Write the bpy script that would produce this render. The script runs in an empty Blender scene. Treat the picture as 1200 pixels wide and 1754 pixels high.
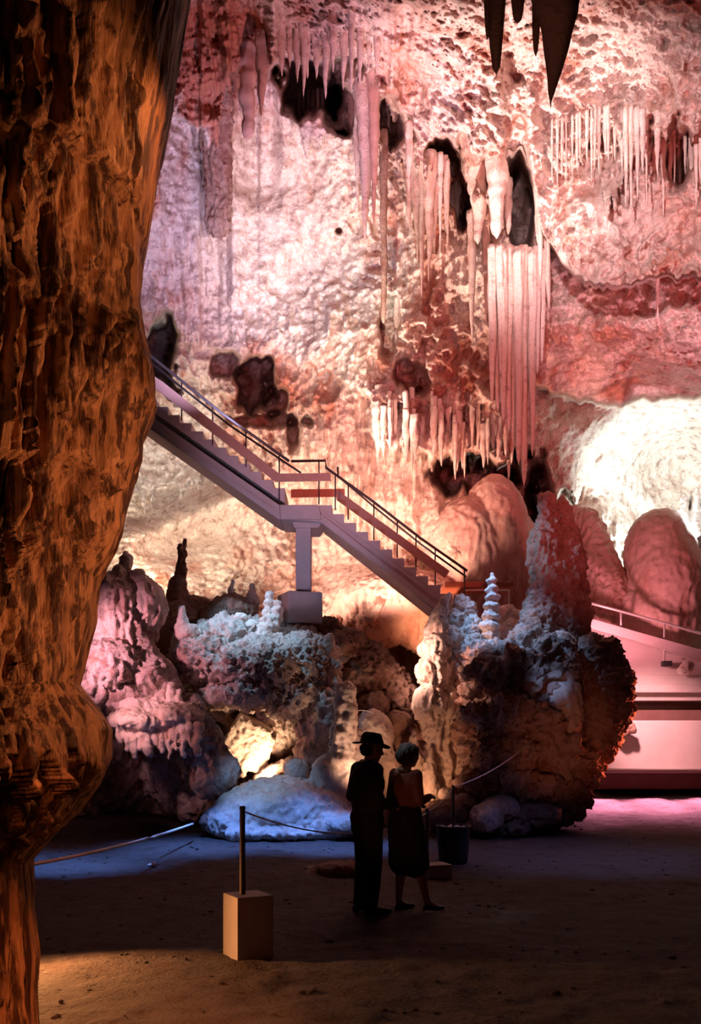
import bpy, bmesh, math, random
import numpy as np
from mathutils import Vector, Matrix, Euler

sc = bpy.context.scene
COL = sc.collection
FPX, CX, HY, EYE = 1705.0, 600.0, 1250.0, 1.8      # focal length (px of a 1200x1754 frame), principal column, horizon row, eye height


def at(px, py, D):
    return Vector(((px - CX) / FPX * D, D, EYE + (HY - py) / FPX * D))


# ------------------------------------------------------------------ camera
cam = bpy.data.objects.new('camera', bpy.data.cameras.new('camera'))
COL.objects.link(cam)
cam.location = (0, 0, EYE)
cam.rotation_euler = (math.pi / 2, 0, 0)
cam.data.sensor_fit = 'VERTICAL'
cam.data.sensor_height = 36
cam.data.lens = 36 * FPX / 1754
cam.data.shift_y = (HY - 877) / 1754
cam.data.clip_end = 200
sc.camera = cam

# ------------------------------------------------------------------ world, exposure
w = bpy.data.worlds.new('cave_dark')
sc.world = w
w.use_nodes = True
w.node_tree.nodes['Background'].inputs[0].default_value = (0.30, 0.10, 0.14, 1)
w.node_tree.nodes['Background'].inputs[1].default_value = 0.014
sc.view_settings.view_transform = 'Standard'
sc.view_settings.look = 'None'
sc.view_settings.gamma = 1
sc.view_settings.exposure = 0.0
sc.view_settings.use_curve_mapping = False


# ------------------------------------------------------------------ lamps (the cave's coloured floodlights, plus some added fill spots)
def spot(src, dst, col, watts, angle, blend=0.6, radius=0.12):
    l = bpy.data.lights.new('flood_or_fill', 'SPOT')
    l.color = col
    l.energy = watts
    l.spot_size = math.radians(angle)
    l.spot_blend = blend
    l.shadow_soft_size = radius
    o = bpy.data.objects.new('flood_or_fill', l)
    COL.objects.link(o)
    a, b = at(*src), at(*dst)
    o.location = a
    o.rotation_euler = (b - a).to_track_quat('-Z', 'Y').to_euler()
    return o


LAV = (0.70, 0.58, 1.0)
CREAM = (1.0, 0.92, 0.80)
PINK = (1.0, 0.66, 0.62)
ROSE = (1.0, 0.48, 0.60)
RED = (1.0, 0.16, 0.16)
ORANGE = (1.0, 0.44, 0.22)
SALMON = (1.0, 0.54, 0.40)
CYAN = (0.72, 0.95, 1.0)
BLUE = (0.12, 0.30, 1.0)
MAGENTA = (1.0, 0.46, 0.48)

# upper wall
spot((400, 740, 18.3), (420, 330, 24), (0.60, 0.58, 1.0), 2300, 62, 0.9)
spot((330, 700, 17.0), (300, 430, 24), LAV, 1100, 50, 0.9)
spot((600, 720, 18.8), (555, 480, 24), (1.0, 0.96, 0.84), 2600, 46, 0.9)
spot((620, 950, 17.0), (870, 190, 19), (1.0, 0.72, 0.70), 10500, 42, 0.9)
spot((900, 100, 11.5), (1090, 380, 20), (0.98, 0.68, 0.74), 3200, 48, 0.9)
spot((1100, 950, 16.5), (1100, 560, 21.5), ROSE, 1600, 44, 0.9)
spot((560, 420, 15.5), (690, 130, 20), (0.80, 0.48, 0.80), 900, 42, 0.9)
spot((700, 950, 15.0), (480, 60, 20), ROSE, 2600, 45, 0.9)
spot((560, 950, 21.0), (720, 430, 23), (1.0, 0.76, 0.64), 3200, 40, 0.9)
spot((1400, 700, 10.0), (900, 560, 22), RED, 1800, 75, 0.9)  # added fill: reddens the wall's shadows in place of bounced light
spot((500, 700, 12.0), (650, 600, 24), (1.0, 0.35, 0.36), 1500, 60, 0.9)  # second added red fill, from the left
# middle wall
spot((440, 1050, 21.0), (620, 850, 24), SALMON, 1900, 95, 0.9)
spot((240, 960, 21.0), (330, 880, 26), (1.0, 0.82, 0.62), 1500, 85, 0.9)
spot((650, 1060, 20.6), (700, 800, 24), SALMON, 1400, 85, 0.9)
spot((700, 1240, 20.5), (850, 930, 24), ORANGE, 1000, 60, 0.9)
spot((1120, 1010, 26.3), (1120, 760, 29), (0.76, 1.0, 1.0), 2200, 165, 0.9, 0.5)
spot((1230, 900, 24.0), (1080, 860, 28), CYAN, 450, 80, 0.9)
spot((330, 860, 21.5), (250, 740, 26), CYAN, 900, 50, 0.8)
# stair
spot((560, 1150, 12.0), (520, 860, 19.3), (0.66, 0.62, 1.0), 900, 34, 0.9)  # soft lavender front light added from the camera side
# rocks in the middle
spot((300, 720, 16.5), (440, 1140, 18.2), (0.38, 0.66, 1.0), 1100, 40, 0.9)
spot((700, 620, 16.8), (895, 1140, 18), (0.26, 0.52, 1.0), 1700, 27, 0.9)
spot((640, 900, 17.2), (940, 930, 18.5), (0.38, 0.64, 1.0), 420, 30, 0.9)
spot((60, 1090, 15.5), (250, 1130, 17.5), (1.0, 0.42, 0.55), 330, 75, 0.9)
spot((620, 1110, 17.0), (748, 1150, 18), (1.0, 0.54, 0.42), 330, 75, 0.9)
spot((465, 1335, 17.5), (425, 1250, 18.8), (1.0, 0.62, 0.36), 190, 110, 0.8)
spot((640, 1370, 16.3), (590, 1240, 17.5), (1.0, 0.56, 0.36), 100, 64, 0.8)
spot((700, 1380, 16.5), (740, 1290, 18), ORANGE, 50, 90, 0.8)
spot((1150, 1290, 18.6), (1000, 1230, 18), (1.0, 0.15, 0.07), 420, 90, 0.8)
spot((980, 1520, 11.0), (960, 1240, 18), (1.0, 0.28, 0.14), 230, 22, 0.9)  # weak warm fill added in front of the great boulder
spot((780, 1000, 14.5), (962, 1190, 17.3), (0.30, 0.50, 1.0), 260, 11, 0.9)
# right hand steps
spot((1060, 1120, 21.0), (1130, 1290, 24.5), MAGENTA, 1100, 60, 0.9)
for _x in (1030, 1120, 1210):
    spot((_x, 1283, 21.9), (_x - 8, 1376, 20.7), (1.0, 0.28, 0.46), 1500, 54, 0.9, 0.03)
spot((1020, 1120, 22.0), (1130, 1000, 25), (1.0, 0.34, 0.40), 420, 90, 0.9)
# floor
for _x, _d in ((110, 13.0), (330, 14.9), (560, 14.9)):
    spot((_x, 1160, _d), (_x + 10, 1452, _d + .4), BLUE, 720, 68, 1.0)
spot((130, 1170, 15.0), (280, 1250, 16.9), (1.0, 0.45, 0.5), 160, 50, 0.9)
spot((300, 1150, 14.0), (470, 1370, 17), (0.3, 0.55, 1.0), 260, 32, 0.9)
spot((1050, 1000, 13.0), (1000, 1440, 14), (0.26, 0.32, 0.9), 200, 75, 0.9)
spot((20, 1520, 7.9), (330, 1740, 6.2), (1.0, 0.38, 0.12), 260, 115, 0.6)
spot((60, 568, 3.0), (260, 1790, 5.7), (1.0, 0.28, 0.09), 750, 34, 1.0)
# foreground column
spot((600, 1000, 4.6), (160, 900, 5.0), (1.0, 0.38, 0.16), 90, 120, 0.9, 0.05)
spot((560, 260, 4.5), (130, 230, 4.8), (1.0, 0.40, 0.17), 42, 80, 0.9, 0.05)
spot((760, 420, 7.4), (920, 20, 9.5), (1.0, 0.45, 0.32), 45, 50, 0.9, 0.05)  # small lamp added to tint the top stalactites brown
# glimmers on the couple
spot((520, 900, 9.9), (700, 1290, 9.75), (0.75, 0.85, 1.0), 45, 14, 0.9, 0.05)
spot((330, 1520, 6.0), (705, 1400, 9.75), (1.0, 0.38, 0.18), 34, 16, 0.9, 0.05)
spot((-500, 1500, 3.6), (60, 700, 4.6), (1.0, 0.38, 0.14), 14, 100, 0.9, 0.05)  # faint added fill on the column's left
spot((430, 200, 5.6), (240, 280, 5.4), (1.0, 0.34, 0.12), 22, 100, 0.9, 0.05)

# ------------------------------------------------------------------ noise
_rng = np.random.RandomState(7)
_perm = _rng.permutation(256)
_perm = np.concatenate([_perm, _perm, _perm]).astype(np.int32)
_g = _rng.normal(size=(256, 3))
_g = (_g / np.linalg.norm(_g, axis=1)[:, None]).astype(np.float32)


def pn(x, y, z):
    x, y, z = np.broadcast_arrays(np.asarray(x, np.float32), np.asarray(y, np.float32), np.asarray(z, np.float32))
    xi, yi, zi = np.floor(x).astype(np.int32), np.floor(y).astype(np.int32), np.floor(z).astype(np.int32)
    xf, yf, zf = x - xi, y - yi, z - zi
    xi &= 255; yi &= 255; zi &= 255
    u, v, s = xf * xf * (3 - 2 * xf), yf * yf * (3 - 2 * yf), zf * zf * (3 - 2 * zf)
    r = 0
    for a in (0, 1):
        wa = u if a else 1 - u
        pa = _perm[xi + a]
        for b in (0, 1):
            wb = v if b else 1 - v
            pb = _perm[pa + yi + b]
            for c in (0, 1):
                wc = s if c else 1 - s
                g = _g[_perm[pb + zi + c] & 255]
                r = r + wa * wb * wc * (g[..., 0] * (xf - a) + g[..., 1] * (yf - b) + g[..., 2] * (zf - c))
    return r * 1.6


def fbm(x, y, z, oct=4, gain=0.5, ridged=False):
    r, amp, f = 0, 1.0, 1.0
    for i in range(oct):
        n = pn(x * f + i * 17.3, y * f + i * 5.7, z * f + i * 9.1)
        if ridged:
            n = 1 - 2 * np.abs(n) * 1.6
        r = r + amp * n
        amp *= gain
        f *= 2.03
    return r


def sst(e0, e1, x):
    t = np.clip((x - e0) / (e1 - e0), 0, 1)
    return t * t * (3 - 2 * t)


# ------------------------------------------------------------------ mesh helpers
def mesh_np(name, V, F, smooth=True, attrs=None):
    """V (n,3) float, F (m,4) or (m,3) int"""
    me = bpy.data.meshes.new(name)
    V = np.ascontiguousarray(V, np.float32)
    F = np.ascontiguousarray(F, np.int32)
    me.vertices.add(len(V))
    me.vertices.foreach_set('co', V.ravel())
    m, k = F.shape
    me.loops.add(m * k)
    me.loops.foreach_set('vertex_index', F.ravel())
    me.polygons.add(m)
    me.polygons.foreach_set('loop_start', np.arange(0, m * k, k, dtype=np.int32))
    me.update(calc_edges=True)
    me.polygons.foreach_set('use_smooth', np.full(m, smooth))
    for an, av in (attrs or {}).items():
        a = me.attributes.new(an, 'FLOAT', 'POINT')
        a.data.foreach_set('value', np.ascontiguousarray(av, np.float32).ravel())
    me.validate()
    return me


def grid_faces(h, w_, wrap=False):
    i = np.arange(h - 1)[:, None]
    n = w_ if wrap else w_ - 1
    j = np.arange(n)[None, :]
    j2 = (j + 1) % w_
    a = i * w_ + j; b = i * w_ + j2; c = (i + 1) * w_ + j2; d = (i + 1) * w_ + j
    return np.stack([a, b, c, d], -1).reshape(-1, 4)


def link(name, me, mat=None, parent=None, loc=None, label=None, cat=None, group=None, kind=None):
    o = bpy.data.objects.new(name, me)
    COL.objects.link(o)
    if mat is not None:
        me.materials.append(mat)
    if loc is not None:
        o.location = loc
    if parent is not None:
        o.parent = parent
    if label: o['label'] = label
    if cat: o['category'] = cat
    if group: o['group'] = group
    if kind: o['kind'] = kind
    return o


def empty(name, loc, label, cat, group=None):
    return link(name, None, loc=loc, label=label, cat=cat, group=group)


def bm_obj(name, bm, mat, parent=None, origin=None, smooth=False, **kw):
    """bm in world coordinates; origin = where the object's own origin goes (a parent's location if it has a parent)"""
    org = Vector(origin) if origin is not None else (parent.location.copy() if parent else Vector((0, 0, 0)))
    bmesh.ops.translate(bm, verts=bm.verts, vec=-org)
    bmesh.ops.recalc_face_normals(bm, faces=bm.faces)
    me = bpy.data.meshes.new(name)
    bm.to_mesh(me)
    bm.free()
    for p in me.polygons:
        p.use_smooth = smooth
    return link(name, me, mat, parent, loc=None if parent else org, **kw)


def bx(bm, c, s, rot=None):
    m = Matrix.Translation(c)
    if rot is not None:
        m = m @ Euler(rot).to_matrix().to_4x4()
    m = m @ Matrix.Diagonal((s[0], s[1], s[2], 1))
    return bmesh.ops.create_cube(bm, size=1, matrix=m)


def bev(bm, w_=0.01, seg=2):
    bmesh.ops.bevel(bm, geom=list(bm.edges), offset=w_, segments=seg, affect='EDGES', profile=0.6)


def tube(bm, pts, r, n=8):
    pts = [Vector(p) for p in pts]
    rings = []
    for i, p in enumerate(pts):
        t = (pts[min(i + 1, len(pts) - 1)] - pts[max(i - 1, 0)]).normalized()
        a = t.cross(Vector((0, 1, 0)))
        if a.length < 0.1: a = t.cross(Vector((1, 0, 0)))
        a.normalize(); b = t.cross(a)
        rr = r[i] if isinstance(r, (list, tuple)) else r
        rings.append([bm.verts.new(p + (a * math.cos(k * 2 * math.pi / n) + b * math.sin(k * 2 * math.pi / n)) * rr) for k in range(n)])
    for q in range(len(rings) - 1):
        for k in range(n):
            bm.faces.new((rings[q][k], rings[q][(k + 1) % n], rings[q + 1][(k + 1) % n], rings[q + 1][k]))
    bm.faces.new(rings[0]); bm.faces.new(rings[-1])


def prism(bm, poly, D0, D1):
    """side outline given as (column, row) at depth D0, extruded away to depth D1"""
    a = [bm.verts.new(at(x, y, D0)) for x, y in poly]
    dv = Vector((0, D1 - D0, 0))
    b = [bm.verts.new(v.co + dv) for v in a]
    bm.faces.new(a); bm.faces.new(b[::-1])
    n = len(a)
    for i in range(n):
        bm.faces.new((a[i], b[i], b[(i + 1) % n], a[(i + 1) % n]))


# ------------------------------------------------------------------ materials
def mat_new(name):
    m = bpy.data.materials.new(name)
    m.use_nodes = True
    nt = m.node_tree
    bsdf = nt.nodes['Principled BSDF']
    return m, nt, bsdf


def rock_mat(name, pale, rust, dark, scale=1.0, stain=0.5, rough=0.75, bump=0.5, attr=None, vstretch=0.35, spec=0.3, allv=False):
    m, nt, b = mat_new(name)
    N, L = nt.nodes, nt.links
    tc = N.new('ShaderNodeTexCoord')
    mp = N.new('ShaderNodeMapping')
    mp.inputs['Scale'].default_value = (scale, scale, scale * vstretch)
    L.new(tc.outputs['Object'], mp.inputs[0])
    mp2 = N.new('ShaderNodeMapping')
    mp2.inputs['Scale'].default_value = (scale, scale, scale * (vstretch * 1.6 if allv else 1))
    L.new(tc.outputs['Object'], mp2.inputs[0])

    def noise(src, s, d=6, r=0.6):
        n = N.new('ShaderNodeTexNoise')
        n.inputs['Scale'].default_value = s
        n.inputs['Detail'].default_value = d
        n.inputs['Roughness'].default_value = r
        L.new(src.outputs[0], n.inputs['Vector'])
        return n

    def ramp(src, p0, p1):
        r = N.new('ShaderNodeMapRange')
        r.inputs['From Min'].default_value = p0
        r.inputs['From Max'].default_value = p1
        L.new(src, r.inputs['Value'])
        return r

    def mix(f, a, c):
        x = N.new('ShaderNodeMix'); x.data_type = 'RGBA'
        if isinstance(f, float): x.inputs['Factor'].default_value = f
        else: L.new(f, x.inputs['Factor'])
        for v, i in ((a, 6), (c, 7)):
            if isinstance(v, tuple): x.inputs[i].default_value = (*v, 1)
            else: L.new(v, x.inputs[i])
        return x.outputs[2]
    n1 = noise(mp, 1.6, 8, 0.65)
    n2 = noise(mp2, 5.0, 6, 0.7)
    n3 = noise(mp2, 18.0, 4, 0.6)
    f1 = ramp(n1.outputs[0], 0.62 - 0.22 * stain, 0.80 - 0.22 * stain)
    fr = f1.outputs[0]
    lo, hi = (0.48, 0.68) if attr else ((0.47, 0.56) if allv else (0.54, 0.72))
    if attr:
        at_ = N.new('ShaderNodeAttribute'); at_.attribute_name = attr
        ad = N.new('ShaderNodeMath'); ad.operation = 'ADD'; ad.use_clamp = True
        L.new(fr, ad.inputs[0]); L.new(at_.outputs['Fac'], ad.inputs[1])
        fr = ad.outputs[0]
    c = mix(fr, pale, rust)
    f2 = ramp(n2.outputs[0], lo, hi)
    mu = N.new('ShaderNodeMath'); mu.operation = 'MULTIPLY'; mu.inputs[1].default_value = 0.9 if allv else 0.75
    L.new(f2.outputs[0], mu.inputs[0])
    c = mix(mu.outputs[0], c, dark)
    f3 = ramp(n3.outputs[0], 0.35, 0.65)
    mu3 = N.new('ShaderNodeMath'); mu3.operation = 'MULTIPLY'; mu3.inputs[1].default_value = 0.3
    L.new(f3.outputs[0], mu3.inputs[0])
    c = mix(mu3.outputs[0], c, rust)
    L.new(c, b.inputs['Base Color'])
    b.inputs['Roughness'].default_value = rough
    b.inputs['Specular IOR Level'].default_value = spec
    bp = N.new('ShaderNodeBump')
    bp.inputs['Strength'].default_value = bump
    bp.inputs['Distance'].default_value = 0.06
    ad2 = N.new('ShaderNodeMath'); ad2.operation = 'ADD'
    L.new(n2.outputs[0], ad2.inputs[0])
    mu4 = N.new('ShaderNodeMath'); mu4.operation = 'MULTIPLY'; mu4.inputs[1].default_value = 0.5
    L.new(n3.outputs[0], mu4.inputs[0]); L.new(mu4.outputs[0], ad2.inputs[1])
    L.new(ad2.outputs[0], bp.inputs['Height'])
    L.new(bp.outputs[0], b.inputs['Normal'])
    return m


def plain_mat(name, c1, c2=None, scale=8, rough=0.8, metal=0.0, bump=0.2):
    m, nt, b = mat_new(name)
    N, L = nt.nodes, nt.links
    tc = N.new('ShaderNodeTexCoord')
    n = N.new('ShaderNodeTexNoise')
    n.inputs['Scale'].default_value = scale
    n.inputs['Detail'].default_value = 5
    L.new(tc.outputs['Object'], n.inputs['Vector'])
    x = N.new('ShaderNodeMix'); x.data_type = 'RGBA'
    x.inputs[6].default_value = (*c1, 1)
    x.inputs[7].default_value = (*(c2 or tuple(v * 0.75 for v in c1)), 1)
    L.new(n.outputs[0], x.inputs['Factor'])
    L.new(x.outputs[2], b.inputs['Base Color'])
    b.inputs['Roughness'].default_value = rough
    b.inputs['Metallic'].default_value = metal
    bp = N.new('ShaderNodeBump'); bp.inputs['Strength'].default_value = bump; bp.inputs['Distance'].default_value = 0.01
    L.new(n.outputs[0], bp.inputs['Height']); L.new(bp.outputs[0], b.inputs['Normal'])
    return m


PALE, RUST, DARK = (0.78, 0.68, 0.60), (0.50, 0.20, 0.13), (0.16, 0.06, 0.05)
M_WALL = rock_mat('limestone_wall', PALE, RUST, DARK, 0.8, 0.55, bump=1.0, attr='rust')
M_CALC = rock_mat('pale_calcite', (0.80, 0.70, 0.62), (0.58, 0.28, 0.20), (0.25, 0.11, 0.09), 1.2, 0.40, bump=0.6)
M_ROCK = rock_mat('weathered_rock', (0.66, 0.56, 0.50), (0.34, 0.15, 0.10), (0.10, 0.04, 0.03), 1.3, 0.55, bump=0.9, vstretch=0.8)
M_BROWN = rock_mat('brown_rock', (0.42, 0.28, 0.22), (0.25, 0.10, 0.07), (0.07, 0.03, 0.025), 1.3, 0.6, bump=0.9, vstretch=0.8)
M_COLUMN = rock_mat('ochre_column_rock', (0.52, 0.28, 0.14), (0.12, 0.045, 0.025), (0.03, 0.012, 0.01), 2.6, 0.5, bump=0.5, vstretch=0.08, allv=True, rough=0.6)  # black vertical streaks put the shade of the grooves into the colour
M_HANG = rock_mat('brown_stalactite_rock', (0.40, 0.24, 0.18), (0.28, 0.13, 0.10), (0.06, 0.03, 0.02), 2, 0.5, bump=0.5, vstretch=0.3)
M_DOME = rock_mat('smooth_flowstone', (0.66, 0.46, 0.40), (0.50, 0.25, 0.20), (0.22, 0.10, 0.08), 0.8, 0.5, bump=0.25, vstretch=0.25)
M_CONC = plain_mat('concrete', (0.50, 0.46, 0.47), (0.36, 0.33, 0.34), 6)
M_BAND = plain_mat('brown_rail_board', (0.42, 0.26, 0.22), (0.30, 0.17, 0.14), 9)
M_REDB = plain_mat('red_rail_board', (0.55, 0.20, 0.13), (0.45, 0.14, 0.09), 9)
M_IRON = plain_mat('painted_iron', (0.10, 0.08, 0.09), (0.06, 0.05, 0.05), 12, 0.5, 0.6)
M_STEEL = plain_mat('pale_steel_rail', (0.75, 0.68, 0.66), (0.6, 0.52, 0.5), 12, 0.4, 0.3)
M_FLOOR = rock_mat('earth_floor', (0.115, 0.095, 0.09), (0.075, 0.045, 0.035), (0.025, 0.017, 0.015), 1.6, 0.5, bump=1.0, vstretch=1.0, rough=0.85)
M_ROPE = plain_mat('rope', (0.88, 0.86, 0.84), (0.75, 0.72, 0.70), 40)
M_STEP = plain_mat('pale_step_stone', (0.70, 0.60, 0.56), (0.55, 0.42, 0.40), 3)
M_SHADESTEP = plain_mat('shaded_step_stone', (0.30, 0.15, 0.13), (0.18, 0.08, 0.07), 4)  # step stone darkened to stand in for shade
M_RUSTROCK = rock_mat('rust_boulder_rock', (0.60, 0.44, 0.38), (0.42, 0.19, 0.12), (0.12, 0.05, 0.035), 1.1, 0.6, bump=1.0, vstretch=0.8)
M_DARKWOOD = plain_mat('dark_planter', (0.05, 0.04, 0.04), (0.03, 0.025, 0.025), 10)

# ------------------------------------------------------------------ back wall
cp = np.array([
    (-300, -300, 16), (-300, 300, 19), (-300, 800, 20), (0, 0, 18), (300, -200, 18), (600, -250, 14.5), (900, -250, 13.5), (1500, -300, 13),
    (340, 60, 20.5), (300, 330, 23.5), (450, 300, 24.2), (450, 420, 24.5), (520, 500, 25), (600, 150, 21.5), (650, 30, 18.5), (850, 150, 19.2),
    (500, 20, 19.5), (1050, 150, 18.8), (1200, 80, 17), (1500, 100, 14.5), (850, 400, 22), (1050, 400, 20.2), (1200, 400, 19.3), (1500, 400, 17),
    (650, 450, 24.5), (700, 600, 23.2), (850, 620, 23), (1050, 600, 22), (1200, 620, 21), (1500, 620, 18), (450, 620, 25), (300, 650, 26),
    (250, 800, 27.5), (350, 900, 26.5), (550, 780, 24.6), (700, 740, 23.4), (850, 740, 23.6), (1150, 780, 29.5), (1050, 850, 28.5), (1350, 800, 26),
    (960, 720, 24.5), (600, 950, 24.6), (850, 900, 25), (900, 1000, 25), (450, 1040, 24), (300, 1000, 24), (1200, 1080, 28), (1050, 1080, 27.5),
    (1500, 1100, 26), (700, 1080, 23.5), (550, 1120, 21.5), (400, 1120, 20.5), (200, 1120, 20.0), (200, 1300, 20.6), (450, 1280, 20.2),
    (620, 1250, 20.2), (700, 1180, 23), (800, 1250, 21), (1000, 1250, 25), (1200, 1250, 27.5), (1500, 1300, 27), (300, 1450, 19.6),
    (700, 1430, 20), (1000, 1400, 26), (1300, 1400, 28), (-300, 1400, 17), (0, 1100, 18.5)], np.float64)


def tps(c, q):
    s = 300.0
    P = c[:, :2] / s; v = c[:, 2]
    n = len(P)
    U = lambda r2: np.where(r2 > 0, r2 * np.log(np.maximum(r2, 1e-12)), 0)
    K = U(((P[:, None] - P[None]) ** 2).sum(-1)) + np.eye(n) * 0.01
    A = np.zeros((n + 3, n + 3)); A[:n, :n] = K
    A[:n, n] = 1; A[:n, n + 1:] = P; A[n, :n] = 1; A[n + 1:, :n] = P.T
    sol = np.linalg.solve(A, np.concatenate([v, np.zeros(3)]))
    Q = q / s
    out = sol[n] + Q @ sol[n + 1:]
    for i in range(n):
        out = out + sol[i] * U(((Q - P[i]) ** 2).sum(-1))
    return out


GX = np.concatenate([np.arange(-330, 130, 7), np.arange(130, 1215, 2.35), np.arange(1215, 1560, 7)])
GY = np.concatenate([np.arange(-330, -10, 7), np.arange(-10, 1120, 2.35), np.arange(1120, 1480, 5)])
PX, PY = np.meshgrid(GX, GY)
# coarse solve, bilinear refine
cxg = np.linspace(-340, 1570, 97); cyg = np.linspace(-340, 1490, 93)
CXm, CYm = np.meshgrid(cxg, cyg)
cD = tps(cp, np.stack([CXm, CYm], -1))


def bil(arr, gx, gy, x, y):
    fx = np.clip((x - gx[0]) / (gx[1] - gx[0]), 0, len(gx) - 1.001); fy = np.clip((y - gy[0]) / (gy[1] - gy[0]), 0, len(gy) - 1.001)
    i, j = fx.astype(int), fy.astype(int); u, v = fx - i, fy - j
    u = u * u * (3 - 2 * u) * 0.0 + u
    return (arr[j, i] * (1 - u) + arr[j, i + 1] * u) * (1 - v) + (arr[j + 1, i] * (1 - u) + arr[j + 1, i + 1] * u) * v


BASE = bil(cD, cxg, cyg, PX, PY)
WX = (PX - CX) / FPX * BASE
WZ = (HY - PY) / FPX * BASE
D = BASE.copy()


def gmask(cx, cy, rx, ry, soft=0.5, warp=0.25):
    n = fbm(PX / 38.0 + cx, PY / 70.0 + cy, 3.3, 3, 0.5) * warp
    r = np.sqrt(((PX - cx) / rx) ** 2 + ((PY - cy) / ry) ** 2) + n
    return 1 - sst(1 - soft, 1 + soft * 0.3, r)


# general rock relief
big = fbm(WX * 0.35, WZ * 0.35, 0.5 + BASE * .35, 3)
mid = fbm(WX * 1.1, WZ * 0.9, 4.5 + BASE * .9, 4)
warp = fbm(WX * 0.5, WZ * 0.5, 8.5, 2)
rough = fbm(WX * 3.2 + warp, WZ * 2.6, 2.5 + BASE * 2.6, 4, 0.55, True)
flute = fbm(WX * 4.2 + 0.8 * warp, WZ * 0.45, 6.5, 3, 0.55, True)
flutef = fbm(WX * 10.0 + 1.0 * warp, WZ * 0.8, 9.5, 2, 0.5, True)
smoothm = np.clip(gmask(450, 350, 180, 230, 0.5) * 0.95 + gmask(1140, 770, 230, 150, 0.4) * 1.3 + gmask(820, 930, 100, 110, 0.4) + gmask(640, 1010, 120, 60, 0.5)
                  + gmask(330, 900, 120, 90, 0.5) + gmask(620, 830, 140, 150, 0.5, .1) * .8 + gmask(860, 150, 150, 120, .6) * .4 + gmask(1060, 360, 130, 60, 0.5) * 0.6 + gmask(960, 640, 140, 60, 0.5) * 0.5, 0, 1)
flm = np.clip(gmask(400, 90, 140, 150, 0.6) + gmask(320, 480, 90, 160, 0.6) * 0.7 + gmask(620, 830, 150, 160, 0.5, 0.1) * 1.0 + gmask(760, 740, 150, 60, 0.6)
              + gmask(660, 120, 90, 160, 0.6) + gmask(760, 420, 110, 150, 0.6) * 0.8  + gmask(560, 570, 110, 100, 0.7) * 0.6
              + gmask(280, 850, 90, 60, 0.6) * 0.8 + gmask(640, 1070, 120, 60, .6) * 0.8 + gmask(1030, 980, 80, 110, .6), 0, 1)
D += big * 0.55 + mid * (0.34 - 0.20 * smoothm)
D -= rough * (0.15 * (1 - 0.85 * smoothm) * (1 - 0.6 * flm) * 1.0 + 0.008)
D -= (flute * 0.13 + flutef * 0.06) * flm
D += 0.22 * sst(0.75, 1.25, fbm(WX * 3.0 + 0.5 * warp, WZ * 0.16, 16.5, 2, 0.5, True)) * gmask(620, 850, 150, 150, .4, .1)
D -= fbm(WX * 9, WZ * 9, 3.1 + BASE * 8, 2) * 0.03 * (1 - 0.7 * smoothm)

rs = np.random.RandomState(11)


def spikes(x0, x1, n, lmin, lmax, wmin, wmax, seed):
    r = np.random.RandomState(seed)
    xs = np.arange(-340, 1570, 1.0)
    f = np.zeros_like(xs)
    for _ in range(n):
        c = r.uniform(x0, x1); L = r.uniform(lmin, lmax) * (0.4 + 0.6 * r.rand()); ww = r.uniform(wmin, wmax)
        f = np.maximum(f, L * np.clip(1 - np.abs(xs - c) / ww, 0, 1) ** 0.65)
    return xs, f


def shelf(pts, amp, decay, sp=(0, 5, 20, 4, 9), seed=1, edge=5.0, fade=18):
    """an overhanging lip of rock along a line, with a ragged fringe of drips"""
    global D
    px = [p[0] for p in pts]; py = [p[1] for p in pts]
    wmask = sst(px[0] - fade, px[0] + fade * 0.5, PX) * (1 - sst(px[-1] - fade * 0.5, px[-1] + fade, PX))
    yl = np.interp(PX, px, py) + 6 * fbm(PX / 25.0, seed * 3.1, 0.3, 3)
    yb = yl
    if sp[0]:
        xs, f = spikes(px[0], px[-1], *sp, seed)
        yl = yl + np.interp(PX, xs, f)
    d = yl - PY
    db = yb - PY
    on = sst(-1, edge, d)
    D -= wmask * amp * 0.55 * on * np.exp(-np.maximum(db, 0) / decay)
    D += wmask * amp * 0.55 * (1 - on) * np.exp(-np.maximum(-db, 0) / (25 + decay * 0.5))


def hole(cx, cy, rx, ry, depth, soft=0.35, warp=0.6):
    global D
    D += gmask(cx, cy, rx * 1.15, ry * 1.15, soft, warp) * depth


# lips and drip curtains, upper wall
shelf([(285, 190), (330, 215), (372, 235), (388, 120), (400, 140), (424, 200), (440, 215), (446, 140), (470, 110)], 2.3, 260, (14, 5, 30, 4, 9), 3)
shelf([(344, 240), (352, 380), (388, 400), (394, 250)], 0.9, 500, (6, 10, 30, 4, 8), 31, fade=5)
shelf([(465, 110), (520, 95), (560, 120), (600, 140), (640, 120), (680, 200)], 1.8, 150, (16, 10, 45, 5, 11), 4)
shelf([(500, 190), (520, 240), (555, 230), (600, 225)], 1.0, 90, (12, 10, 50, 4, 8), 5)
shelf([(640, 190), (680, 250), (740, 270), (800, 300), (860, 270)], 1.3, 170, (26, 20, 80, 5, 11), 6)
shelf([(690, 310), (760, 330), (840, 350)], 0.9, 70, (22, 40, 130, 5, 11), 7)
shelf([(790, 290), (830, 350), (868, 370)], 1.3, 80, (8, 10, 40, 6, 12), 71)
shelf([(905, 320), (930, 400), (960, 455), (1000, 485), (1060, 492), (1140, 478), (1240, 470)], 2.3, 200, (10, 3, 14, 5, 12), 8, edge=8)
shelf([(925, 262), (980, 255), (1050, 222), (1110, 225)], 0.55, 60, (30, 15, 60, 3, 7), 9)
shelf([(1040, 330), (1100, 250), (1160, 210), (1240, 230)], 0.9, 90, (24, 20, 90, 4, 9), 10)
shelf([(560, 540), (640, 545), (700, 590), (760, 570)], 0.4, 60, (12, 10, 40, 5, 11), 12)
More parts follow.
